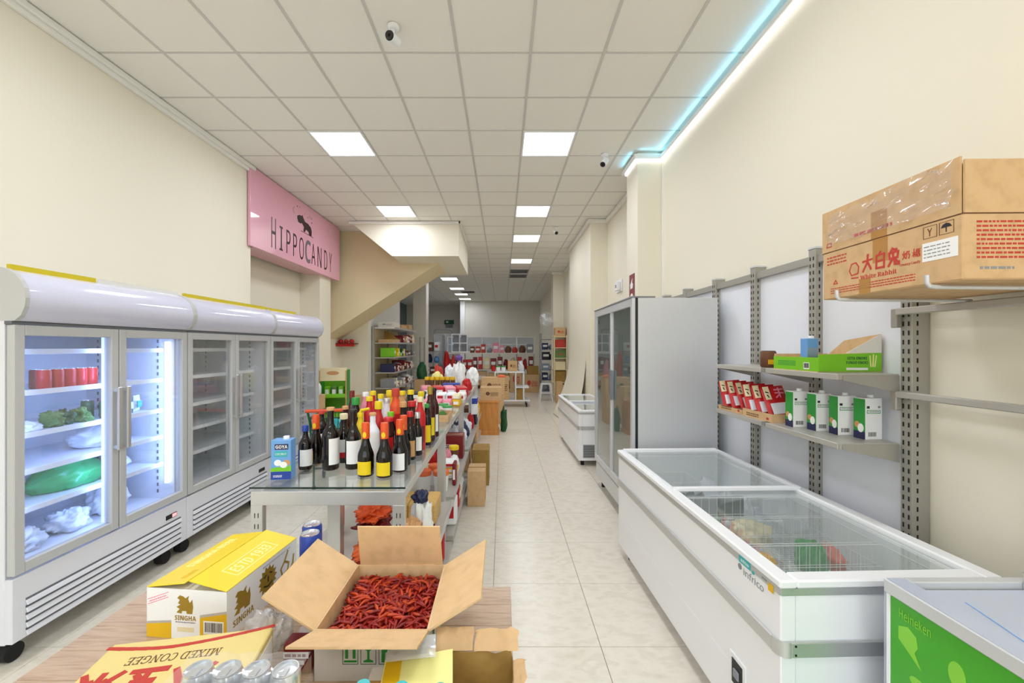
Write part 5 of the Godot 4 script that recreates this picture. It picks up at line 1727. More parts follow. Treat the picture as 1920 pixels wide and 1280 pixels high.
	geo("torn_flap", Geo.new().grid(wall.call(B + Vector3(0.0, H * 0.87, 0.012), C + Vector3(0.0, H * 0.87, 0), Vector3(0.03, 0.012, 0))), M.cardboard, t)


# ---------- glass-topped gondolas down the middle ----------
func build_gondolas() -> void:
	gondola("steel display gondola with glass top crowded with sauce bottles", 1.87, 3.185, true)
	gondola("steel display gondola with glass top carrying green-lidded jars and pink packs", 3.215, 4.7, false)
	gondola("steel display gondola with glass top heaped with white and red packs", 4.73, 6.12, false)
	gondola("steel display gondola with glass top at the end beside the wooden cabinet", 6.15, 7.45, false)
	bottles_on_glass()
	lower_goods()
	aisle_rows()
	far_gondola_goods()


func gondola(label: String, d0: float, d1: float, first: bool) -> void:
	var t := thing("display_gondola", label, "display stand", V(-0.8, 0, (d0 + d1) / 2))
	var a := (d1 - d0) / 2
	var X := 0.352
	for sx in [-1.0, 1.0]:
		for sz in [-1.0, 1.0]:
			var z: float = sz * (a - 0.016)
			var p := lb(t, "post", sx * X, sx * (X - 0.055), 0.0, 0.915, z - 0.016, z + 0.016, M.alu, 0.002)
			var s := Geo.new()
			for k in 16:
				for e in [-0.01, 0.006]:
					gb(s, e, e + 0.004, 0.4 - k * 0.05, 0.422 - k * 0.05, 0.0155, 0.0165)
			if sz > 0:
				geo("slots", s, M.slot, p)
	for sz in [-1.0, 1.0]:
		var z: float = sz * (a - 0.016)
		lb(t, "top_bar", -X, X, 0.915, 0.978, z - 0.016, z + 0.016, M.alu, 0.002)
	for sx in [-1.0, 1.0]:
		lb(t, "side_rail", sx * X, sx * (X - 0.03), 0.94, 0.978, -a + 0.032, a - 0.032, M.alu, 0.002)
		for sz in [-1.0, 1.0]:
			geo("standoff", Geo.new().tube([Vector3(sx * (X - 0.04), 0.978, sz * (a - 0.03)), Vector3(sx * (X - 0.04), 0.99, sz * (a - 0.03))], 0.012, 12), M.steel, t)
	lb(t, "glass_top", -X - 0.005, X + 0.005, 0.99, 1.0, -a, a, M.pane_green)
	if first:
		lb(t, "glass_edge", -X - 0.005, X + 0.005, 0.991, 0.999, a, a + 0.002, M.glass_edge if M.has("glass_edge") else mat("glass_edge", "16302c", 0.1))
	lb(t, "spine", -0.03, 0.03, 0.14, 0.915, a - 0.12, a - 0.07, M.alu, 0.002)
	lb(t, "spine", -0.03, 0.03, 0.14, 0.915, -a + 0.07, -a + 0.12, M.alu, 0.002)
	var sh := lb(t, "middle_shelf", -X, X + 0.06, 0.43, 0.45, -a + 0.035, a - 0.035, M.shelf_metal, 0.002)
	bx(sh, "price_rail", Vector3(X + 0.034, 0.004, 0), Vector3(0.008, 0.04, 2 * a - 0.08), M.alu, 0.001)
	lb(t, "bottom_shelf", -X, X + 0.06, 0.1, 0.14, -a + 0.035, a - 0.035, M.shelf_metal, 0.002)
	lb(t, "plinth", -X + 0.06, X - 0.06, 0.0, 0.1, -a + 0.05, a - 0.05, M.gasket)


func bottles_on_glass() -> void:
	var y := 1.0
	# blue drink carton
	var c := carton("blue coconut milk carton at the front corner of the glass top", V(-1.07, y, 2.0), Vector3(0.092, 0.19, 0.062), M.blue_light, M.white, 0.12)
	var f := face(Vector3(0, 0, 0.031), Vector3(0, 0, 1))
	mark(c, "name_panel", rect(-0.028, 0.145, 0.034, 0.172), M.navy, f)
	text(c, "GOYA", f.translated_local(Vector3(0.003, 0.1585, 0.0008)), 0.016, M.paper, 0.054, "Droid Sans", true)
	mark(c, "title_print", rect(-0.03, 0.11, 0.03, 0.138), M.teal, f, 0.0005)
	text(c, "COCONUT", f.translated_local(Vector3(0, 0.124, 0.0006)), 0.01, M.paper, 0.05)
	mark(c, "grass_print", [Vector2(-0.046, 0.04), Vector2(0.046, 0.04), Vector2(0.046, 0.07), Vector2(0.02, 0.06), Vector2(-0.02, 0.062), Vector2(-0.046, 0.055)], M.lime, f, 0.0005)
	mark(c, "coconut_print", disc(0.026, 0.082, 0.017, 0.014), M.tan, f, 0.0008)
	mark(c, "coconut_print", disc(-0.014, 0.082, 0.017, 0.015), M.paper, f, 0.001)
	mark(c, "coconut_print", disc(0.012, 0.072, 0.017, 0.015), M.paper, f, 0.0013)
	mark(c, "blue_print", rect(-0.046, 0.002, 0.046, 0.04), M.blue, f, 0.0005)
	fine_print(c, f.translated_local(Vector3(-0.015, 0.018, 0.0006)), 0.04, 0.012, 2, M.paper)
	var S := {"m": M.soy, "nr": 0.014, "cap": 0.02}
	var g := "sauce bottles on the glass top"
	# seasoning bottles in orange neck paper
	var seas := [[-0.683, 2.045, 0.262, M.yellow, 0.0], [-0.585, 2.03, 0.264, M.yellow, 0.0], [-0.532, 2.122, 0.264, M.paper, 0.1], [-0.538, 2.225, 0.268, M.yellow, 0.3], [-1.031, 2.262, 0.266, M.yellow, 0.9]]
	for i in seas.size():
		var q: Array = seas[i]
		bottle(["dark seasoning bottle with orange neck paper and yellow label, beside the unlabelled edge", "dark seasoning bottle with orange neck paper at the near edge of the glass", "dark seasoning bottle with orange neck paper and white back label", "dark seasoning bottle with orange neck behind the white-labelled one", "dark seasoning bottle with orange neck behind the blue-capped one"][i], g, V(q[0], y, q[1]), {"h": q[2], "r": 0.04, "nr": 0.0175, "sh": 0.095, "nk": 0.165, "cap": 0.078, "cr": 0.0195, "m": M.soy, "cm": M.orange, "badge": M.yellow, "lm": q[3], "l0": 0.01, "l1": 0.075 if i != 2 else 0.095, "arc": 0.95, "side": q[4], "seg": 22})
	var rows := [
		["slim dark soy bottle with blue cap and white side label", -1.037, 2.153, 0.227, 0.034, 0.013, 0.125, 0.17, 0.03, M.soy, M.blue, M.paper, 0.02, 0.105, -0.7],
		["tall dark soy bottle with bare front between white labels", -0.903, 2.15, 0.323, 0.043, 0.0165, 0.175, 0.235, 0.016, M.soy, M.tan, M.paper, 0.03, 0.165, -1.3],
		["dark bottle with cream cap and white and red label", -0.885, 2.283, 0.268, 0.038, 0.017, 0.15, 0.2, 0.03, M.soy, M.cream, M.paper, 0.03, 0.13, -0.3],
		["tall dark bottle with white label beside the cream-capped one", -0.79, 2.165, 0.31, 0.04, 0.016, 0.16, 0.225, 0.012, M.soy, M.black, M.paper, 0.03, 0.15, -0.5],
		["clear bottle with white flowered label in the middle of the sauces", -0.7, 2.21, 0.285, 0.036, 0.015, 0.18, 0.225, 0.016, M.bag_white, M.tan, M.paper, 0.07, 0.18, 0.0],
		["yellow squeeze bottle with bent spout behind the tall dark bottle", -0.815, 2.35, 0.262, 0.03, 0.014, 0.17, 0.22, 0.025, M.yellow, M.yellow, null, 0, 0, 0],
		["red bottle with broad red cap behind the near seasoning bottles", -0.636, 2.285, 0.248, 0.033, 0.02, 0.15, 0.2, 0.024, M.soy_red, M.red, M.red, 0.04, 0.14, 0],
		["dark bottle with lime green cap behind the red-capped one", -0.662, 2.425, 0.255, 0.031, 0.015, 0.15, 0.2, 0.03, M.soy, M.lime, M.paper, 0.04, 0.12, 0],
		["red sauce bottle with layered yellow cap", -0.742, 2.45, 0.314, 0.035, 0.018, 0.19, 0.24, 0.045, M.red, M.yellow, M.red_dark, 0.05, 0.16, 0],
		["clear-necked dark bottle with tan cap", -0.592, 2.44, 0.312, 0.033, 0.017, 0.18, 0.23, 0.03, M.soy, M.tan, M.paper, 0.05, 0.15, 0],
		["dark bottle with red cap and beige label on the aisle side", -0.527, 2.335, 0.272, 0.034, 0.014, 0.15, 0.205, 0.03, M.soy, M.red, M.tan, 0.02, 0.11, 0],
		["dark bottle with silver cap and white label on the aisle side", -0.505, 2.43, 0.252, 0.031, 0.013, 0.14, 0.19, 0.035, M.soy, M.silver, M.paper, 0.03, 0.11, 0],
		["red squeeze bottle with pale cap on the aisle side of the glass", -0.515, 2.555, 0.327, 0.035, 0.015, 0.21, 0.27, 0.03, M.red, M.cream, M.red_dark, 0.05, 0.15, 0],
		["bottle with green cap and bright yellow label by the wine bottle", -0.495, 2.685, 0.266, 0.029, 0.012, 0.16, 0.21, 0.025, M.soy, M.green, M.yellow, 0.02, 0.13, 0],
		["wine bottle with gold foil neck and yellow label", -0.496, 2.805, 0.37, 0.037, 0.0145, 0.22, 0.285, 0.055, M.soy_red, M.gold, M.yellow, 0.04, 0.16, 0],
		["dark bottle with black cap and white label beside the gold-necked one", -0.488, 2.93, 0.346, 0.034, 0.014, 0.21, 0.27, 0.02, M.soy_red, M.black, M.paper, 0.04, 0.16, 0],
		["dark bottle with flat green cap near the left end of the glass", -0.932, 2.6, 0.318, 0.034, 0.02, 0.2, 0.25, 0.045, M.soy, M.green, M.green, 0.05, 0.15, 0],
		["red bottle with low yellow cap behind the green-capped one", -0.852, 2.62, 0.322, 0.033, 0.017, 0.21, 0.26, 0.028, M.red, M.yellow, M.red_dark, 0.05, 0.17, 0],
		["big orange-red chilli sauce bottle standing taller than its neighbours", -0.678, 2.6, 0.375, 0.036, 0.02, 0.26, 0.3, 0.05, M.orange, M.red_print, M.red, 0.06, 0.22, 0],
		["white bottle with grey cap beside the big orange-red one", -0.752, 2.665, 0.305, 0.03, 0.017, 0.2, 0.25, 0.025, M.bag_white, M.alu, M.grey, 0.05, 0.12, 0],
		["dark red bottle with wide red lid behind the tan-capped bottle", -0.6, 2.71, 0.281, 0.034, 0.022, 0.18, 0.22, 0.035, M.soy_red, M.red, M.paper, 0.05, 0.13, 0],
		["dark sauce bottle with bright yellow cap, behind the big orange-red bottle", -0.641, 2.86, 0.338, 0.034, 0.018, 0.23, 0.28, 0.03, M.soy, M.yellow, M.yellow_deep, 0.05, 0.15, 0],
		["pale sauce bottle with large yellow cap near the wine bottle", -0.6, 3.02, 0.31, 0.034, 0.019, 0.2, 0.25, 0.035, M.cream, M.yellow, M.red, 0.05, 0.14, 0],
		["slim dark bottle with dark red neck at the back left of the glass", -1.048, 2.85, 0.335, 0.031, 0.014, 0.21, 0.26, 0.05, M.soy_red, M.red_dark, M.paper, 0.05, 0.14, 0],
		["pink bottle with white cap at the back left of the glass", -0.995, 2.98, 0.31, 0.033, 0.018, 0.21, 0.25, 0.03, M.pink, M.white, M.paper, 0.05, 0.14, 0],
		["red bottle with tall yellow cap toward the back of the glass", -0.925, 2.92, 0.325, 0.032, 0.017, 0.22, 0.26, 0.03, M.red, M.yellow, M.paper, 0.05, 0.14, 0],
		["white squeeze bottle with yellow cap in the back rows", -0.845, 2.84, 0.313, 0.032, 0.016, 0.21, 0.26, 0.03, M.bag_white, M.yellow, M.red, 0.05, 0.14, 0],
		["mustard-coloured bottle with yellow cap in the last row", -0.833, 3.02, 0.32, 0.032, 0.02, 0.22, 0.26, 0.04, M.yellow_deep, M.yellow, M.paper, 0.05, 0.14, 0],
		["red-labelled bottle with yellow cap in the last row", -0.745, 3.05, 0.312, 0.032, 0.018, 0.21, 0.25, 0.03, M.tan, M.yellow, M.red, 0.05, 0.14, 0],
		["brown bottle with tan cork-like cap behind the tall dark ones", -0.958, 2.495, 0.28, 0.034, 0.015, 0.17, 0.22, 0.02, M.soy_red, M.tan, M.paper, 0.05, 0.13, 0],
		["dark bottle with clear shoulders behind the orange-necked one", -1.073, 2.43, 0.262, 0.032, 0.014, 0.16, 0.21, 0.02, M.soy, M.red_print, M.paper, 0.05, 0.13, 0],
	]
	for q in rows:
		var s := {"h": q[3], "r": q[4], "nr": q[5], "sh": q[6], "nk": q[7], "cap": q[8], "m": q[9], "cm": q[10]}
		if q[11]:
			s.merge({"lm": q[11], "l0": q[12], "l1": q[13], "side": q[14], "arc": 1.1})
		if q[0].contains("cream cap and"):
			s["lm2"] = M.red
		var b := bottle(q[0], g, V(q[1], y, q[2]), s)
		if q[0].contains("bare front"):
			turned(b, "label", "bare front label", [Vector2(0.0438, 0.03), Vector2(0.0438, 0.165)], M.paper, Vector3.ZERO, 10, PI / 2 - 1.5, PI / 2 - 0.75)
		if q[0].contains("slim dark soy"):
			turned(b, "label", "soy blue label", [Vector2(0.0348, 0.03), Vector2(0.0348, 0.1)], M.blue, Vector3.ZERO, 10, PI / 2 + 0.6, PI / 2 + 1.5)
		if q[0].contains("bent spout"):
			geo("spout", Geo.new().tube([Vector3(0, 0.26, 0), Vector3(0.006, 0.275, 0), Vector3(0.05, 0.285, 0.0)], [0.012, 0.01, 0.008], 10), M.yellow, b)


func packs(called: String, label: String, group: String, cat: String, list: Array) -> void:
	# list of [x, y, d, sx, sy, sz, material, turn]
	for q in list:
		var t := thing(called, label, cat, V(q[0], q[1], q[2]), q[7] if q.size() > 7 else 0.0, group)
		bx(t, "pack_body", Vector3(0, q[4] / 2, 0), Vector3(q[3], q[4], q[5]), q[6], minf(q[4] * 0.25, 0.012))
		bx(t, "label_band", Vector3(0, q[4] / 2, q[5] / 2 + 0.0006), Vector3(q[3] * 0.6, q[4] * 0.45, 0.0012), M.paper if q[6] != M.paper and q[6] != M.bag_white else M.red, 0.0)


func lower_goods() -> void:
	# first gondola, middle shelf
	var y := 0.451
	for k in 6:
		bag("snack_bag", ["orange snack bag at the foot of the pile under the glass top", "brick red snack bag second in the pile under the glass top", "orange snack bag third in the pile under the glass top", "dark red snack bag fourth in the pile under the glass top", "orange snack bag on top of the pile under the glass top", "red snack bag lying alone behind the pile under the glass top"][k], "bag", V([-0.66, -0.67, -0.65, -0.67, -0.66, -0.62][k], y + 0.078 * (k % 5), [2.08, 2.11, 2.07, 2.12, 2.1, 2.42][k]), Vector3(0.2, 0.076, 0.24), [M.orange, M.red_print, M.orange_lid, M.red_dark, M.orange, M.red][k], 100 + k, "", 0.75)
	bag("snack_bag", "orange bag spilling toward the aisle under the glass top", "bag", V(-0.48, y, 2.13), Vector3(0.17, 0.2, 0.2), M.orange_lid, 105, "", 0.4)
	var br := bag("food_bag", "brown clear-fronted bag with yellow price tag under the glass edge", "bag", V(-0.475, 0.655, 2.12), Vector3(0.15, 0.1, 0.19), M.tan, 106, "", 0.6)
	geo("price_tag", Geo.new().poly(PackedVector2Array(disc(0, 0, 0.026, 0.02, 10)), 0.002, face(Vector3(-0.01, 0.06, 0.082), Vector3(0, 0.5, 1))), M.yellow, br)
	var wb := bag("food_bag", "tall white bag with dark blue ends standing under the glass edge", "bag", V(-0.475, y, 2.35), Vector3(0.15, 0.36, 0.2), M.paper, 107, "", 0.45)
	put("blue_end", bag_mesh(Vector3(0.1, 0.07, 0.13), 108, 0.5), M.navy, wb, Transform3D(Basis(), Vector3(0, 0.3, 0)))
	put("blue_end", bag_mesh(Vector3(0.155, 0.07, 0.205), 109, 0.5), M.navy, wb, Transform3D(Basis(), Vector3(0, 0.07, 0)))
	for i in 3:
		for j in 2:
			var t := thing("wrapped_block", "amber paper-wrapped block in the stack on the gondola shelf", "packet", V(-0.675 + i * 0.092, y, 2.78 + j * 0.13), 0.0, "wrapped blocks")
			bx(t, "block_body", Vector3(0, 0.07, 0), Vector3(0.089, 0.14, 0.126), M.amber if M.has("amber") else amber(), 0.005)
			bx(t, "red_foot", Vector3(0, 0.008, 0.0634), Vector3(0.087, 0.016, 0.001), M.red_dark, 0.0)
	bottle("tall red bottle with white foot seen under the glass top", "", V(-1.04, y, 2.6), {"h": 0.28, "r": 0.034, "nr": 0.024, "sh": 0.2, "nk": 0.23, "cap": 0.04, "m": M.red, "cm": M.red_dark, "lm": M.paper, "l0": 0.01, "l1": 0.06, "arc": 3.1})
	packs("snack_packet", "small red and white packet on the bottom shelf facing the aisle", "red packets on the bottom shelf", "packet", [[-0.46, 0.141, 2.55, 0.1, 0.2, 0.09, M.red, 0.2], [-0.46, 0.141, 2.72, 0.1, 0.22, 0.09, M.red_dark, -0.1], [-0.46, 0.141, 2.9, 0.1, 0.24, 0.09, M.red, 0.1], [-0.47, 0.141, 2.35, 0.1, 0.18, 0.09, M.paper, 0.0]])
	# second gondola: tubs, boxes, pink bags
	for k in 3:
		tub("white tub with orange lid on the second gondola's shelf", "orange-lidded tubs", V([-0.655, -0.51, -0.58][k], y, [3.4, 3.4, 3.56][k]), 0.064, 0.165, M.paper, M.orange_lid)
	packs("food_box", "flat yellow and white box stacked on the second gondola's shelf", "yellow boxes on the second gondola", "box", [[-0.5, y, 3.75, 0.18, 0.05, 0.16, M.cream], [-0.5, y + 0.051, 3.75, 0.18, 0.05, 0.16, M.yellow_deep], [-0.5, y + 0.102, 3.75, 0.18, 0.05, 0.16, M.paper], [-0.7, y, 3.75, 0.18, 0.05, 0.16, M.yellow_deep], [-0.7, y + 0.051, 3.75, 0.18, 0.05, 0.16, M.cream]])
	packs("food_box", "tall maroon and white box at the aisle edge of the second gondola", "maroon boxes", "box", [[-0.415, y, 3.56, 0.03, 0.19, 0.12, M.red_dark], [-0.44, 0.141, 3.5, 0.1, 0.22, 0.14, M.paper]])
	for k in 4:
		bag("snack_bag", "pink-red bag heaped on the second gondola's shelf", "bag", V(-0.7 + 0.13 * (k % 2), y, 4.0 + 0.13 * (k / 2)), Vector3(0.12, 0.16, 0.12), M.pink if k % 2 else M.red, 110 + k, "pink bags on the second gondola", 0.3)
	tub("yellow-lidded tub near the maroon carton on the second gondola", "", V(-0.5, y, 4.22), 0.05, 0.17, M.brown, M.yellow)
	closed_box("maroon carton with white label on the second gondola's shelf", V(-0.6, y, 4.45), Vector3(0.36, 0.24, 0.2), M.red_dark, 0.0, "", "food_carton", M.paper)
	bag("food_bag", "white bag with dark blue top on the second gondola's shelf", "bag", V(-0.46, y, 3.91), Vector3(0.1, 0.16, 0.11), M.paper, 118, "", 0.3)
	closed_box("brown box on the floor against the second gondola", V(-0.27, 0, 4.35), Vector3(0.18, 0.36, 0.3), M.cardboard)
	closed_box("shorter brown box on the floor behind the other gondola box", V(-0.26, 0, 5.0), Vector3(0.2, 0.42, 0.32), M.cardboard_olive)
	for k in 3:
		bag("snack_bag", "clear and white bag on the third gondola's shelf", "bag", V(-0.55, y, 4.97 + 0.32 * k), Vector3(0.26, 0.24, 0.28), [M.bag_white, M.navy, M.bag_white][k], 120 + k, "bags on the third gondola's shelf", 0.4)
	packs("food_box", "mixed carton on the low shelves of the further gondolas", "cartons low on the further gondolas", "box", [[-0.7, 0.141, 3.6, 0.3, 0.22, 0.4, M.cardboard], [-0.7, 0.141, 4.3, 0.3, 0.2, 0.4, M.grey_blue], [-0.58, 0.142, 5.1, 0.36, 0.22, 0.4, M.cardboard], [-0.58, 0.142, 5.7, 0.36, 0.24, 0.4, M.brown], [-0.6, 0.452, 6.5, 0.32, 0.24, 0.4, M.brown], [-0.6, 0.452, 7.0, 0.32, 0.2, 0.4, M.cream], [-0.58, 0.142, 6.7, 0.36, 0.24, 0.6, M.cardboard]])


func aisle_rows() -> void:
	# packets standing along the aisle edge of the low shelves
	var mixed := [M.red, M.paper, M.yellow_deep, M.bag_white, M.red_dark, M.tan, M.navy, M.cream]
	stock("shelf_packet", "packet at the aisle edge of the first gondola's bottom shelf", "packets on the first bottom shelf", "packet", 1.95, 2.3, 0.142, -0.45, 0.1, false, mixed, 0.09, 0.14, 0.12, 0.2)
	stock("shelf_packet", "packet at the aisle edge of the third gondola's shelf", "packets on the third middle shelf", "packet", 5.9, 6.05, 0.452, -0.46, 0.1, false, mixed, 0.09, 0.14, 0.14, 0.24)
	stock("shelf_packet", "packet at the aisle edge of the last gondola's shelf", "packets on the last middle shelf", "packet", 6.24, 7.35, 0.452, -0.415, 0.04, false, mixed, 0.1, 0.16, 0.14, 0.26)
	stock("shelf_packet", "packet at the aisle edge of the second gondola's bottom shelf", "packets on the second bottom shelf", "packet", 3.62, 4.55, 0.142, -0.455, 0.1, false, mixed, 0.1, 0.16, 0.12, 0.24)


func amber() -> StandardMaterial3D:
	var m := mat("amber", "d8a84e", 0.45)
	tri_map(m, noise_tex(0.05, ["c08a34", "dcb060", "ecca86"], 256, 5), Vector3(6, 6, 6))
	return m


func far_gondola_goods() -> void:
	var y := 1.001
	for k in 3:
		tub("jar with flat green lid on the second glass top", "green-lidded jars", V([-0.62, -0.54, -0.6][k], y, [3.93, 4.02, 4.16][k]), 0.05, 0.06, M.paper, M.green, "lidded_jar")
	var tr := thing("cardboard_tray", "small brown tray at the aisle edge of the second glass top", "tray", V(-0.54, y, 3.6))
	geo("tray_board", tray_geo(Vector3(0.16, 0.06, 0.26)), M.cardboard, tr)
	var roll := thing("wrapped_roll", "striped wrapped roll lying in the small brown tray", "roll", V(-0.54, y + 0.012, 3.6))
	geo("roll_body", Geo.new().tube([Vector3(0.03, 0.045, 0.11), Vector3(0.0, 0.05, 0), Vector3(-0.03, 0.045, -0.11)], 0.036, 14), M.leaf, roll)
	for k in 4:
		geo("stripe", Geo.new().tube([Vector3(0.02 - k * 0.014, 0.0485, 0.07 - k * 0.05), Vector3(0.015 - k * 0.014, 0.0488, 0.052 - k * 0.05)], 0.0385, 14), M.paper if k % 2 else M.pink, roll)
	packs("food_box", "low beige carton on the second glass top", "beige cartons on the second glass top", "box", [[-0.9, y, 3.5, 0.24, 0.05, 0.3, M.cream], [-0.86, y, 3.9, 0.3, 0.04, 0.22, M.tan]])
	var pk := []
	for k in 4:
		pk.append([-0.92 + 0.11 * k, y, 4.42, 0.1, 0.07, 0.2, M.pink])
	packs("noodle_pack", "pink packet in the row across the second glass top", "pink packets", "packet", pk)
	packs("noodle_pack", "yellow packet beside the pink row on the second glass top", "yellow packets", "packet", [[-0.5, y, 4.5, 0.09, 0.07, 0.22, M.yellow_deep], [-0.5, y + 0.071, 4.5, 0.09, 0.05, 0.2, M.cream]])
	packs("snack_tray", "black plastic tray on the left of the second glass top", "black trays", "tray", [[-1.05, y, 4.2, 0.16, 0.04, 0.2, M.black], [-1.05, y, 4.5, 0.16, 0.05, 0.2, M.black], [-1.04, y, 4.98, 0.2, 0.09, 0.2, M.black]])
	var wh := []
	for k in 4:
		wh.append([-0.86 + 0.12 * k, y, 4.98, 0.11, 0.08, 0.24, M.paper if k % 2 else M.bag_white])
	packs("noodle_pack", "white packet in the row across the third glass top", "white packets", "packet", wh)
	var rd := []
	for k in 4:
		rd.append([-1.0 + 0.15 * k, y, 5.4, 0.14, 0.12, 0.34, M.red if k % 2 else M.pink, 0.25])
	packs("sausage_pack", "long red packet slanting across the third glass top", "red packets", "packet", rd)
	packs("snack_packet", "blue and white packet lying on the third glass top", "", "packet", [[-0.72, y, 5.75, 0.24, 0.13, 0.16, M.blue]])
	for k in 6:
		tub("dark jar with yellow lid in the row on the third glass top", "yellow-lidded jars", V(-1.1 + 0.075 * k, y, 5.98), 0.036, 0.2, M.brown, M.yellow_deep, "lidded_jar")
	for k in 3:
		bag("toy_bag", ["white and purple stuffed bag high on the last gondola", "white and pink stuffed bag on the last gondola", "white stuffed bag hanging over the aisle side of the last gondola"][k], "bag", V([-0.68, -0.85, -0.5][k], y, [6.4, 6.75, 6.85][k]), Vector3(0.22, [0.42, 0.36, 0.3][k], 0.26), [M.paper, M.bag_white, M.paper][k], 130 + k, "", 0.45)
	bag("toy_bag", "purple tied top resting on the white stuffed bag", "bag", V(-0.68, y + 0.424, 6.4), Vector3(0.12, 0.09, 0.12), M.purple, 134, "", 0.3)
	bag("snack_bag", "red bag at the end of the third glass top", "bag", V(-0.52, y, 5.98), Vector3(0.16, 0.18, 0.16), M.red, 135, "", 0.4)
	bag("snack_bag", "pale yellow bag in the middle of the last gondola", "bag", V(-1.02, y, 6.4), Vector3(0.2, 0.26, 0.22), M.yellow_pale, 136, "", 0.4)
	bag("snack_bag", "red-brown bag on the left of the last gondola", "bag", V(-1.07, y, 6.85), Vector3(0.18, 0.36, 0.26), M.red_print, 137, "", 0.4)
	for k in 2:
		var h := thing("hanging_packet", "blue and white packet hanging on the end of the third gondola", "packet", V(-0.4, 0.68, 5.82 + 0.16 * k), 0.3, "hanging blue and white packets")
		put("pouch", pouch_mesh(0.09, 0.24, 0.03, 140 + k), M.paper, h)
		mark(h, "blue_top", rect(-0.04, 0.15, 0.04, 0.23), M.blue, Transform3D(Basis(), Vector3(0, 0, 0.016)))
		geo("hook", Geo.new().tube([Vector3(0, 0.235, 0), Vector3(-0.02, 0.255, 0.0), Vector3(-0.035, 0.26, 0.01)], 0.003, 6), M.steel, h)


# ---------- left corner by the stairs ----------
func build_left_corner() -> void:
	# shopping trolley, dark green with an orange handle
	var t := thing("shopping_trolley", "dark green plastic shopping trolley with orange handle beside the coolers", "trolley", V(-1.95, 0, 4.85), 0.25)
	var g := Geo.new()
	for y in [0.5, 0.62, 0.74, 0.86]:
		var w: float = lerpf(0.2, 0.25, (y - 0.5) / 0.36)
		g.tube([Vector3(-w, y, 0.36), Vector3(w, y, 0.36), Vector3(w - 0.04, y, -0.36), Vector3(-w + 0.04, y, -0.36), Vector3(-w, y, 0.36)], 0.008, 6)
	for k in 11:
		var u := k / 10.0
		g.tube([Vector3(lerpf(-0.25, 0.25, u), 0.86, 0.36), Vector3(lerpf(-0.2, 0.2, u), 0.5, 0.36), Vector3(lerpf(-0.16, 0.16, u), 0.5, -0.36), Vector3(lerpf(-0.21, 0.21, u), 0.86, -0.36)], 0.005, 5)
		for s in [-1.0, 1.0]:
			var w := lerpf(0.25, 0.21, u)
			g.tube([Vector3(s * w, 0.86, lerpf(0.36, -0.36, u)), Vector3(s * (w - 0.05), 0.5, lerpf(0.36, -0.36, u))], 0.005, 5)
	geo("basket", g, M.green_dark, t)
	geo("handle", Geo.new().tube([Vector3(-0.27, 0.95, 0.42), Vector3(0.27, 0.95, 0.42)], 0.018, 10), M.orange, t)
	for s in [-1.0, 1.0]:
		geo("frame", Geo.new().tube([Vector3(s * 0.25, 0.95, 0.42), Vector3(s * 0.24, 0.84, 0.36), Vector3(s * 0.21, 0.3, 0.3), Vector3(s * 0.2, 0.12, -0.34)], 0.012, 8), M.green_dark, t)
		for z in [0.3, -0.34]:
			geo("wheel", Geo.new().tube([Vector3(s * 0.21 - 0.012, 0.055, z), Vector3(s * 0.21 + 0.012, 0.055, z)], 0.055, 14), M.rubber, t)
			geo("fork", Geo.new().tube([Vector3(s * 0.21, 0.3 if z > 0 else 0.13, z), Vector3(s * 0.21, 0.05, z)], 0.012, 6), M.green_dark, t)
	bag("carrier_bag", "teal and white bag lying in the green trolley", "bag", V(-1.93, 0.52, 4.8), Vector3(0.26, 0.3, 0.4), M.teal, 150, "", 0.5)
	# green printed display stand
	var d := thing("display_stand", "green card display stand with orange edge by the stair wall", "display stand", V(-2.62, 0, 6.4), 0.2)
	for s in [-1.0, 1.0]:
		lb(d, "side_panel", s * 0.2, s * 0.185, 0, 1.28, -0.16, 0.16, M.green, 0.002)
		lb(d, "orange_edge", s * 0.2, s * 0.182, 0, 1.28, 0.16, 0.17, M.tan, 0.002)
	lb(d, "back_panel", -0.185, 0.185, 0, 1.28, -0.16, -0.15, M.lime)
	lb(d, "header", -0.2, 0.2, 1.12, 1.32, 0.15, 0.16, M.cream, 0.002)
	mark(d, "header_print", disc(0, 1.24, 0.09, 0.03), M.tan, Transform3D(Basis(), Vector3(0, 0, 0.161)))
	for k in 3:
		lb(d, "shelf", -0.185, 0.185, 0.25 + k * 0.3, 0.265 + k * 0.3, -0.15, 0.15, M.lime, 0.002)
		lb(d, "shelf_lip", -0.185, 0.185, 0.25 + k * 0.3, 0.32 + k * 0.3, 0.14, 0.15, [M.green, M.lime, M.lime][k], 0.001)
	for k in 3:
		var p := d.transform * Vector3(-0.1 + 0.1 * k, 0.866, 0.03)
		packs("food_box", "pale green box on the display stand's upper shelf", "boxes on the green stand", "box", [[p.x, p.y, -p.z, 0.085, 0.16, 0.1, M.lime if k != 1 else M.leaf, 0.2]])
	closed_box("brown box on the floor between cooler and green stand", V(-2.72, 0, 5.75), Vector3(0.36, 0.62, 0.3), M.cardboard)
	closed_box("second brown box standing on the first beside the coolers", V(-2.72, 0.622, 5.75), Vector3(0.34, 0.34, 0.28), M.cardboard)
	var j := thing("plastic_canister", "white plastic canister on the stacked brown boxes", "canister", V(-2.66, 0.964, 5.74))
	var prof := [Vector2(0, 0), Vector2(0.1, 0), Vector2(0.11, 0.02), Vector2(0.11, 0.12), Vector2(0.09, 0.16), Vector2(0.03, 0.19), Vector2(0.03, 0.21), Vector2(0, 0.21)]
	turned(j, "canister_body", "canister", prof, M.white, Vector3.ZERO, 16)
	turned(j, "cap", "canister cap", [Vector2(0.034, 0.2), Vector2(0.034, 0.225), Vector2(0, 0.225)], M.white, Vector3.ZERO, 12)
	closed_box("flat brown box leaning on the floor by the stair wall", V(-2.9, 0, 8.6), Vector3(0.4, 0.62, 0.3), M.cardboard)
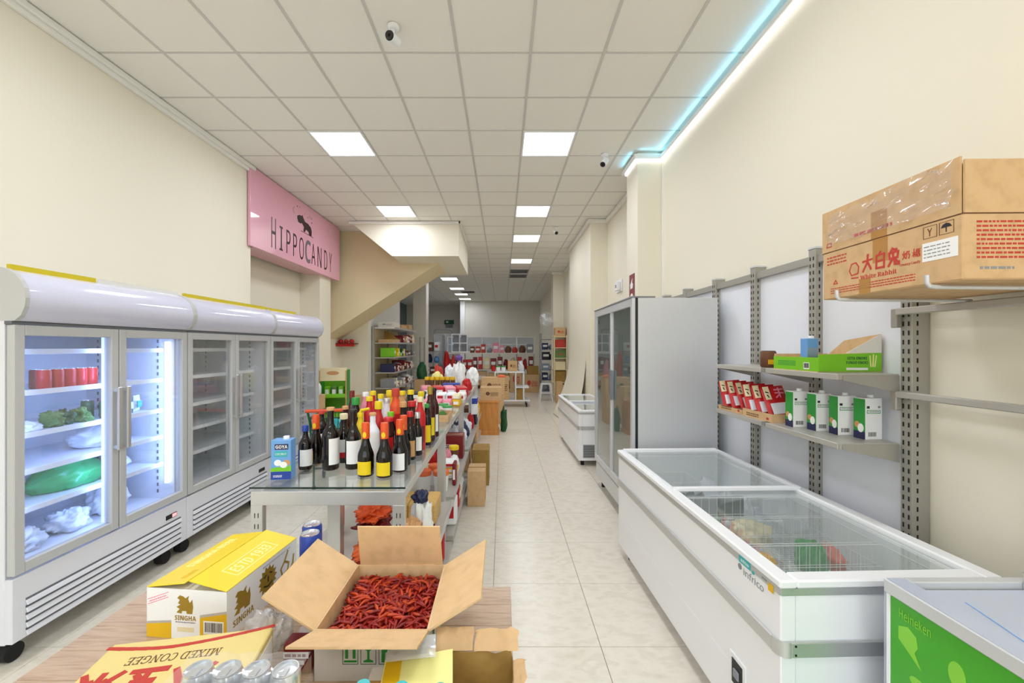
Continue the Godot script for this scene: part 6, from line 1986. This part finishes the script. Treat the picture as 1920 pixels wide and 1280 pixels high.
	# red decorated wall shelf in the stair corner
	var r := thing("wall_shelf", "small red wall shelf in the corner under the stairs", "shelf", V(-3.75, 1.7, 9.2))
	lb(r, "board", 0.0, 0.42, 0.0, 0.025, -0.27, 0.0, M.red_dark, 0.003)
	lb(r, "valance", 0.0, 0.42, -0.05, 0.0, -0.01, 0.0, M.red, 0.002)
	for k in 3:
		bag("red_ornament", "red ornament on the small wall shelf under the stairs", "ornament", V(-3.68 + k * 0.13, 1.726, 9.3), Vector3(0.11, 0.09, 0.12), M.red if k != 1 else M.red_print, 155 + k, "red ornaments", 0.3)
	left_shelf_unit()


const TONES := {"cardboard": "brown", "paper": "white", "bag_white": "white", "red_dark": "dark red", "red_print": "brick red", "grey_blue": "grey-blue", "blue_light": "light blue", "yellow_deep": "golden", "green_dark": "dark green", "cardboard_olive": "olive-brown"}


func stock(called: String, label: String, group: String, cat: String, x0: float, x1: float, y: float, d: float, deep: float, along_x: bool, pal: Array, w0: float, w1: float, h0: float, h1: float) -> void:
	# a row of packs side by side along x (or along depth)
	var at := x0
	while at < x1 - w0:
		var w := minf(rng.randf_range(w0, w1), x1 - at)
		var h := rng.randf_range(h0, h1)
		var m: Material = pal[rng.randi() % pal.size()]
		var p := V(at + w / 2, y, d) if along_x else V(d, y, at + w / 2)
		var s := Vector3(w - 0.012, h, deep) if along_x else Vector3(deep, h, w - 0.012)
		var tone: String = TONES.get(m.resource_name, m.resource_name.replace("_", " "))
		if rng.randf() < 0.35:
			bag(called, "soft %s %s" % [tone, label], cat, p, s, m, 200 + rng.randi() % 6, group, 0.25)
		else:
			var t := thing(called, "boxy %s %s" % [tone, label], cat, p, 0.0, group)
			bx(t, "pack_body", Vector3(0, h / 2, 0), s, m, 0.01)
			if along_x:
				bx(t, "label_band", Vector3(0, h * 0.55, s.z / 2 + 0.001), Vector3(s.x * 0.7, h * 0.3, 0.002), M.paper if m != M.paper else M.red, 0.0)
			else:
				bx(t, "label_band", Vector3(s.x / 2 + 0.001, h * 0.55, 0), Vector3(0.002, h * 0.3, s.z * 0.7), M.paper if m != M.paper else M.red, 0.0)
		at += w + rng.randf_range(0.0, 0.05)


func left_shelf_unit() -> void:
	var t := thing("shelf_unit", "tall grey shelf unit of mixed goods against the white side wall", "shelving", V(-3.09, 0, 9.72))
	var L := 2.4
	for z in [-0.015, -L / 2, -L + 0.015]:
		lb(t, "upright", 0.0, 0.05, 0, 2.13, z - 0.015, z + 0.015, M.upright, 0.002)
	lb(t, "end_post", 0.0, 0.06, 0, 2.13, 0.0, 0.03, M.upright, 0.002)
	lb(t, "back_panel", 0.0, 0.012, 0.1, 2.1, -L + 0.03, -0.03, M.cream)
	for y in [2.1, 1.74, 1.39, 1.03, 0.66, 0.2]:
		lb(t, "shelf", 0.02, 0.53, y - 0.025, y, -L, 0.0, M.panel_white if y > 2 else M.shelf_metal, 0.003)
		lb(t, "shelf_lip", 0.525, 0.535, y - 0.03, y + 0.012, -L, 0.0, M.alu, 0.001)
	var x := -2.76
	closed_box("white printed box on top of the left shelf unit", V(-2.78, 2.101, 10.05), Vector3(0.4, 0.14, 0.5), M.cardboard_white, 0.0, "", "cardboard_box", M.grey_blue)
	closed_box("flat brown box on top of the left shelf unit", V(-2.78, 2.101, 10.75), Vector3(0.4, 0.1, 0.6), M.cardboard)
	closed_box("taller brown box at the far end on top of the left shelf unit", V(-2.78, 2.101, 11.6), Vector3(0.36, 0.16, 0.4), M.cardboard)
	# top shelf: torn yellow-brown tray
	var tr := thing("torn_tray", "torn yellow-brown card tray on the left shelf unit", "tray", V(-2.79, 1.742, 10.1))
	geo("tray_board", tray_geo(Vector3(0.4, 0.08, 0.5)), M.cardboard, tr)
	geo("torn_back", Geo.new().poly(PackedVector2Array([Vector2(-0.2, 0.08), Vector2(0.2, 0.08), Vector2(0.12, 0.12), Vector2(-0.08, 0.28), Vector2(-0.2, 0.3)]), 0.006, Transform3D(Basis(), Vector3(0, 0, -0.25))), M.cardboard_olive, tr)
	var rows := [[1.741, [M.cream, M.tan, M.paper, M.red_dark], 10.5, 12.05, 0.18, 0.28], [1.391, [M.lime, M.yellow, M.green_dark, M.yellow], 9.8, 11.0, 0.12, 0.26], [1.391, [M.paper, M.brown, M.grey], 11.05, 12.05, 0.1, 0.22], [1.031, [M.navy, M.paper, M.purple, M.cream, M.red_dark, M.cardboard, M.grey], 9.8, 12.05, 0.12, 0.3], [0.661, [M.cream, M.grey, M.brown, M.paper, M.tan, M.purple], 9.8, 12.05, 0.12, 0.28], [0.201, [M.cardboard, M.cream, M.red_dark, M.grey], 9.8, 12.05, 0.2, 0.36]]
	var names := ["upper shelf", "third shelf's near half", "third shelf's far half", "fourth shelf", "fifth shelf", "bottom shelf"]
	for k in rows.size():
		var q: Array = rows[k]
		stock("shelf_packet", "grocery packet on the left shelf unit's %s" % names[k], "packets on the left unit's %s" % names[k], "packet", q[2], q[3], q[0], x, 0.34, false, q[1], 0.09, 0.18, q[4] * 0.85, q[5] * 0.9)
	# green net bag on the outer edge, glass shelves beyond
	bag("net_bag", "dark green net bag hanging at the end of the left shelf unit", "bag", V(-2.35, 0.72, 11.9), Vector3(0.3, 0.5, 0.4), M.green_dark, 171, "", 0.3)
	closed_box("brown box on the floor under the dark green net bag", V(-2.35, 0, 11.9), Vector3(0.34, 0.71, 0.4), M.cardboard)
	var w := thing("wire_rack", "thin wire rack with glass shelves beside the far left pier", "rack", V(-2.95, 0, 12.55))
	var g := Geo.new()
	for px in [0.0, 0.42]:
		for pz in [0.0, -0.7]:
			g.tube([Vector3(px, 0, pz), Vector3(px, 1.95, pz)], 0.014, 6)
	geo("frame", g, M.steel_dark, w)
	for y in [0.5, 0.85, 1.2, 1.55, 1.9]:
		lb(w, "glass_shelf", 0.0, 0.42, y, y + 0.012, -0.7, 0.0, M.pane_green)


# ---------- far end ----------
func build_back() -> void:
	# wooden cabinet with a carton on top
	var c := thing("wooden_cabinet", "orange wooden cabinet at the end of the gondolas", "cabinet", V(-0.27, 0, 7.8))
	lb(c, "carcass", -0.2, 0.19, 0.06, 0.6, -0.2, 0.2, M.wood_orange, 0.003)
	lb(c, "top_board", -0.22, 0.22, 0.6, 0.63, -0.22, 0.22, M.wood_orange, 0.004)
	lb(c, "plinth", -0.21, 0.21, 0.0, 0.07, -0.21, 0.21, M.wood_orange, 0.004)
	closed_box("brown carton standing on the orange wooden cabinet", V(-0.22, 0.6305, 7.8), Vector3(0.4, 0.25, 0.34), M.cardboard, 0.04, "", "cardboard_box", M.brown)
	bag("green_sack", "green plastic sack on the floor beside the wooden cabinet", "bag", V(0.03, 0, 8.0), Vector3(0.14, 0.5, 0.3), M.green_dark, 175, "", 0.4)
	closed_box("big brown carton on the floor behind the wooden cabinet", V(-0.22, 0, 8.9), Vector3(0.5, 0.62, 0.4), M.cardboard)
	closed_box("brown carton on top of the big one behind the cabinet", V(-0.2, 0.622, 8.9), Vector3(0.5, 0.36, 0.4), M.cardboard, 0.0, "", "cardboard_box", M.brown)
	bag("orange_packet", "orange packet lying on the stacked brown cartons", "packet", V(-0.02, 0.984, 8.85), Vector3(0.2, 0.05, 0.16), M.orange_lid, 176)
	# platform trolley
	var t := thing("platform_trolley", "white tubular trolley with three decks in the far aisle", "trolley", V(0.2, 0, 11.4))
	for y in [0.16, 0.52, 0.93]:
		var x1: float = 0.55 if y != 0.52 else 0.52
		lb(t, "deck", -0.42 if y != 0.52 else 0.16, x1 if y < 0.6 else 0.4, y, y + 0.035, -0.3, 0.3, M.white, 0.006)
	for px in [-0.4, 0.16, 0.38]:
		for pz in [-0.28, 0.28]:
			geo("post", Geo.new().tube([Vector3(px, 0.19, pz), Vector3(px, 0.94, pz)], 0.018, 8), M.white, t)
	for px in [-0.34, 0.46]:
		for pz in [-0.22, 0.22]:
			geo("castor", Geo.new().tube([Vector3(px - 0.015, 0.06, pz), Vector3(px + 0.015, 0.06, pz)], 0.06, 12), M.rubber, t)
			lb(t, "castor_fork", px - 0.02, px + 0.02, 0.06, 0.16, pz - 0.012, pz + 0.012, M.steel_dark)
	closed_box("brown carton on the lowest deck of the white trolley", V(0.46, 0.197, 11.38), Vector3(0.17, 0.3, 0.4), M.cardboard_olive)
	closed_box("tall brown carton at the left of the white trolley", V(0.06, 0.197, 11.38), Vector3(0.24, 0.66, 0.44), M.cardboard, 0.0, "", "cardboard_box", M.brown)
	for k in 2:
		tub("white and green tin on the trolley's top deck", "white and green tins", V(-0.12 + 0.15 * k, 0.967, 11.3), 0.065, 0.15, M.paper, M.green, "food_tin")
	tub("red tin on the trolley's top deck", "", V(-0.25, 0.967, 11.3), 0.06, 0.17, M.red, M.red_dark, "food_tin")
	closed_box("brown carton on the trolley's top deck", V(0.28, 0.967, 11.4), Vector3(0.26, 0.28, 0.3), M.cardboard, 0.0, "", "cardboard_box", M.brown)
	bag("plastic_bag", "white and purple bag on the trolley's top deck", "bag", V(0.52, 0.967, 11.4), Vector3(0.18, 0.3, 0.26), M.bag_white, 177, "", 0.4)
	# stool
	var s := thing("plastic_stool", "white plastic stool under the far right shelves", "stool", V(1.32, 0, 12.45))
	lb(s, "seat", -0.15, 0.15, 0.5, 0.53, -0.15, 0.15, M.white, 0.01)
	for sx in [-1.0, 1.0]:
		for sz in [-1.0, 1.0]:
			geo("leg", Geo.new().tube([Vector3(sx * 0.13, 0.5, sz * 0.13), Vector3(sx * 0.19, 0.0, sz * 0.19)], [0.026, 0.02], 6), M.white, s)
	for q in [[Vector3(-0.16, 0.24, 0.16), Vector3(0.16, 0.24, 0.16)], [Vector3(-0.16, 0.24, -0.16), Vector3(0.16, 0.24, -0.16)], [Vector3(-0.16, 0.24, -0.16), Vector3(-0.16, 0.24, 0.16)], [Vector3(0.16, 0.24, -0.16), Vector3(0.16, 0.24, 0.16)]]:
		geo("stretcher", Geo.new().tube(q, 0.015, 6), M.white, s)
	# shelf against the far right pier
	var r := thing("shelf_unit", "narrow shelf unit of stacked boxes before the far right pier", "shelving", V(1.58, 0, 12.5))
	for px in [0.0, 0.37]:
		for pz in [-0.45, 0.0]:
			lb(r, "upright", px, px + 0.025, 0, 2.0, pz - 0.02, pz, M.cream)
	for y in [0.15, 0.55, 0.95, 1.3, 1.62, 1.95]:
		lb(r, "shelf", 0.0, 0.395, y - 0.02, y, -0.47, 0.0, M.cream, 0.002)
	for k in 6:
		var y: float = [0.15, 0.55, 0.95, 1.3, 1.62, 1.95][k]
		closed_box(["brown box on the bottom of the far right shelf unit", "olive box on the far right unit's second shelf", "cream box on the far right unit's third shelf", "pale green box on the far right unit's fourth shelf", "red box on the far right unit's fifth shelf", "brown box on top of the far right shelf unit"][k], V(1.78, y + 0.001, 12.74), Vector3(0.32, [0.34, 0.34, 0.24, 0.22, 0.24, 0.28][k], 0.36), [M.cardboard, M.cardboard_olive, M.cream, M.leaf, M.red_print, M.cardboard][k], 0.0, "", "cardboard_box", M.red_print if k in [3, 5] else null)
	closed_box("brown box on the floor in front of the far right shelf unit", V(1.66, 0, 12.0), Vector3(0.18, 0.62, 0.3), M.cardboard)
	# loose white sheet hung on the long pier, flaring at the foot
	var sh := thing("white_sheet", "white sheet hung on the long right pier, flaring out at its foot", "sheet", V(1.65, 0, 9.0))
	var p := []
	for i in 15:
		var row := []
		for j in 9:
			var u := i / 14.0
			var y := 0.02 + 1.36 * u
			var fl := 0.34 * pow(maxf(0.0, 1.0 - y / 1.4), 1.6)
			row.append(Vector3(0.001 - fl * (0.75 + 0.06 * j), y, 0.9 - 1.95 * j / 8.0))
		p.append(row)
	var cloth := Geo.new().grid(p)
	geo("cloth", cloth, M.wall, sh)
	# back racks
	back_rack()


func back_rack() -> void:
	var t := thing("wire_display", "white wire display frame of four openings on the back rack", "display frame", V(-1.7, 1.42, 16.2))
	var g := Geo.new()
	for x in [-0.3, 0.0, 0.3]:
		g.box(Vector3(x, 0.37, 0), Vector3(0.04, 0.74, 0.03))
	for y in [0.02, 0.37, 0.72]:
		g.box(Vector3(0, y, 0), Vector3(0.6, 0.04, 0.028))
	geo("frame", g, M.white, t)
	for x in [-0.15, 0.15]:
		for y in [0.04, 0.39]:
			closed_box("grey-brown box inside the white wire display frame", V(-1.7 + x, 1.42 + y, 16.45), Vector3(0.2, 0.3, 0.3), M.grey, 0.0, "boxes in the white wire frame") if y > 0.2 or x != 0 else null
	var r := thing("long_back_rack", "long low back rack topped with glazed white wire dividers", "rack", V(-0.4, 0, 16.6))
	lb(r, "counter", -1.9, 1.75, 1.36, 1.4, -0.5, 0.5, M.cardboard_white, 0.003)
	lb(r, "lower_shelf", -1.9, 1.75, 0.72, 0.76, -0.5, 0.5, M.shelf_metal, 0.003)
	lb(r, "base", -1.9, 1.75, 0.0, 0.12, -0.45, 0.45, M.brown, 0.003)
	for k in 6:
		lb(r, "post", -1.9 + k * 0.72, -1.86 + k * 0.72, 0.12, 2.05, -0.48, -0.44, M.white)
	for y in [1.72, 2.03]:
		lb(r, "rail", -1.9, 1.75, y, y + 0.025, -0.475, -0.445, M.white)
	for k in 5:
		lb(r, "divider_pane", -1.86 + k * 0.72, -1.18 + k * 0.72, 1.45, 2.03, -0.47, -0.46, M.divider_pane)
	var pal := [M.red_dark, M.red_print, M.red_dark, M.cream, M.red]
	stock("gift_bag", "packet on the lower shelf of the back rack", "red packets on the back rack", "packet", -2.2, 1.3, 0.761, 16.3, 0.3, true, pal, 0.16, 0.26, 0.36, 0.5)
	stock("gift_bag", "packet standing on the back rack's counter", "packets on the back rack's counter", "packet", -1.3, 1.3, 1.401, 16.45, 0.2, true, [M.red_print, M.pink, M.grey, M.cream, M.brown], 0.18, 0.3, 0.2, 0.42)
	stock("storage_box", "storage box under the back rack", "boxes under the back rack", "box", -2.2, 1.3, 0.121, 16.3, 0.4, true, [M.cardboard, M.brown, M.cardboard_olive], 0.3, 0.45, 0.4, 0.55)
	closed_box("big brown carton on the floor before the back rack", V(1.05, 0.0, 14.9), Vector3(0.66, 0.64, 0.5), M.cardboard, 0.0, "", "cardboard_box", M.red_print)
	closed_box("brown carton with red ring print left of the big one", V(0.48, 0.0, 14.9), Vector3(0.42, 0.9, 0.5), M.cardboard, 0.0, "", "cardboard_box", M.red_print)
	closed_box("olive box on the big brown carton before the back rack", V(1.1, 0.642, 14.9), Vector3(0.4, 0.3, 0.4), M.cardboard_olive)
	# dark goods stacked right of the rack
	var d := thing("shelf_unit", "grey shelf unit of dark folded goods beside the far right wall", "shelving", V(1.32, 0, 14.0))
	for px in [0.0, 0.58]:
		for pz in [-0.5, 0.0]:
			lb(d, "upright", px, px + 0.03, 0, 2.1, pz - 0.03, pz, M.steel_dark)
	for y in [0.12, 0.5, 0.85, 1.2, 1.55, 1.9]:
		lb(d, "shelf", 0.0, 0.61, y - 0.02, y, -0.53, 0.0, M.grey, 0.002)
	for k in 5:
		var y: float = [0.121, 0.501, 0.851, 1.201, 1.551][k]
		stock("folded_goods", "folded bundle on the far right shelf unit", "dark bundles", "bundle", 1.36, 1.88, y, 14.28, 0.4, true, [M.black, M.grey, M.grey_blue, M.navy], 0.2, 0.3, 0.18, 0.28)
	# left of the back: coat-like goods, plastic-draped frame, exit sign
	var n := thing("draped_frame", "tall metal frame draped in clear plastic at the back wall", "rack", V(-2.75, 0, 19.0))
	var f := Geo.new()
	for x in [-0.45, 0.45]:
		f.tube([Vector3(x, 0, 0), Vector3(x, 2.2, 0), Vector3(x * 0.8, 2.45, 0)], 0.025, 6)
	f.tube([Vector3(-0.36, 2.45, 0), Vector3(0.36, 2.45, 0)], 0.025, 6)
	for y in [0.3, 1.0, 1.7]:
		f.tube([Vector3(-0.45, y, 0), Vector3(0.45, y, 0)], 0.02, 6)
	geo("frame", f, M.steel_dark, n)
	var pl := []
	var nz := FastNoiseLite.new()
	nz.seed = 9
	nz.frequency = 0.8
	for i in 13:
		var row := []
		for j in 13:
			row.append(Vector3(-0.45 + 0.9 * i / 12.0, 0.25 + 2.0 * j / 12.0, 0.06 + 0.05 * nz.get_noise_2d(i * 0.6, j * 0.6)))
		pl.append(row)
	geo("plastic_drape", Geo.new().grid(pl), M.plastic, n)
	bag("stored_goods", "grey-brown bundle inside the plastic-draped frame", "bundle", V(-2.75, 0.0, 19.35), Vector3(0.7, 1.7, 0.4), M.grey, 180, "", 0.25)
	var e := thing("exit_sign", "green emergency exit sign high on the back wall", "sign", V(-3.05, 2.95, 23.46))
	bx(e, "plate", Vector3(0, 0.1, 0), Vector3(0.55, 0.24, 0.03), M.green_dark, 0.004)
	mark(e, "running_symbol", rect(-0.18, 0.06, -0.05, 0.16), M.paper, Transform3D(Basis(), Vector3(0, 0, 0.016)))
	bx(e, "lamp_box", Vector3(0, -0.12, 0), Vector3(0.42, 0.16, 0.05), M.grey, 0.006)
	var u := thing("shelf_unit", "open shelf unit of blue bundles behind the far left pier", "shelving", V(-2.6, 0, 15.4))
	for px in [-0.35, 0.35]:
		for pz in [-0.4, 0.0]:
			lb(u, "upright", px - 0.02, px + 0.02, 0, 2.1, pz - 0.03, pz, M.steel_dark)
	for y in [0.15, 0.62, 1.05, 1.48]:
		lb(u, "shelf", -0.37, 0.37, y - 0.02, y, -0.43, 0.0, M.grey, 0.002)
	for k in 4:
		stock("cloth_bundle", "bundle on the shelf unit behind the left pier", "blue bundles", "bundle", -2.92, -2.28, [0.151, 0.621, 1.051, 1.481][k], 15.62, 0.32, true, [M.navy, M.grey_blue, M.blue_light, M.brown, M.paper], 0.16, 0.3, 0.22, 0.36)
	for k in 3:
		bag("red_packet_stack", "red and cream packet heap beside the blue bundles", "bundle", V(-2.05 + 0.24 * k, 0.0, 15.0), Vector3(0.24, 1.5 - 0.15 * k, 0.26), [M.red, M.red_print, M.pink][k], 185 + k, "red heaps at the back", 0.2)
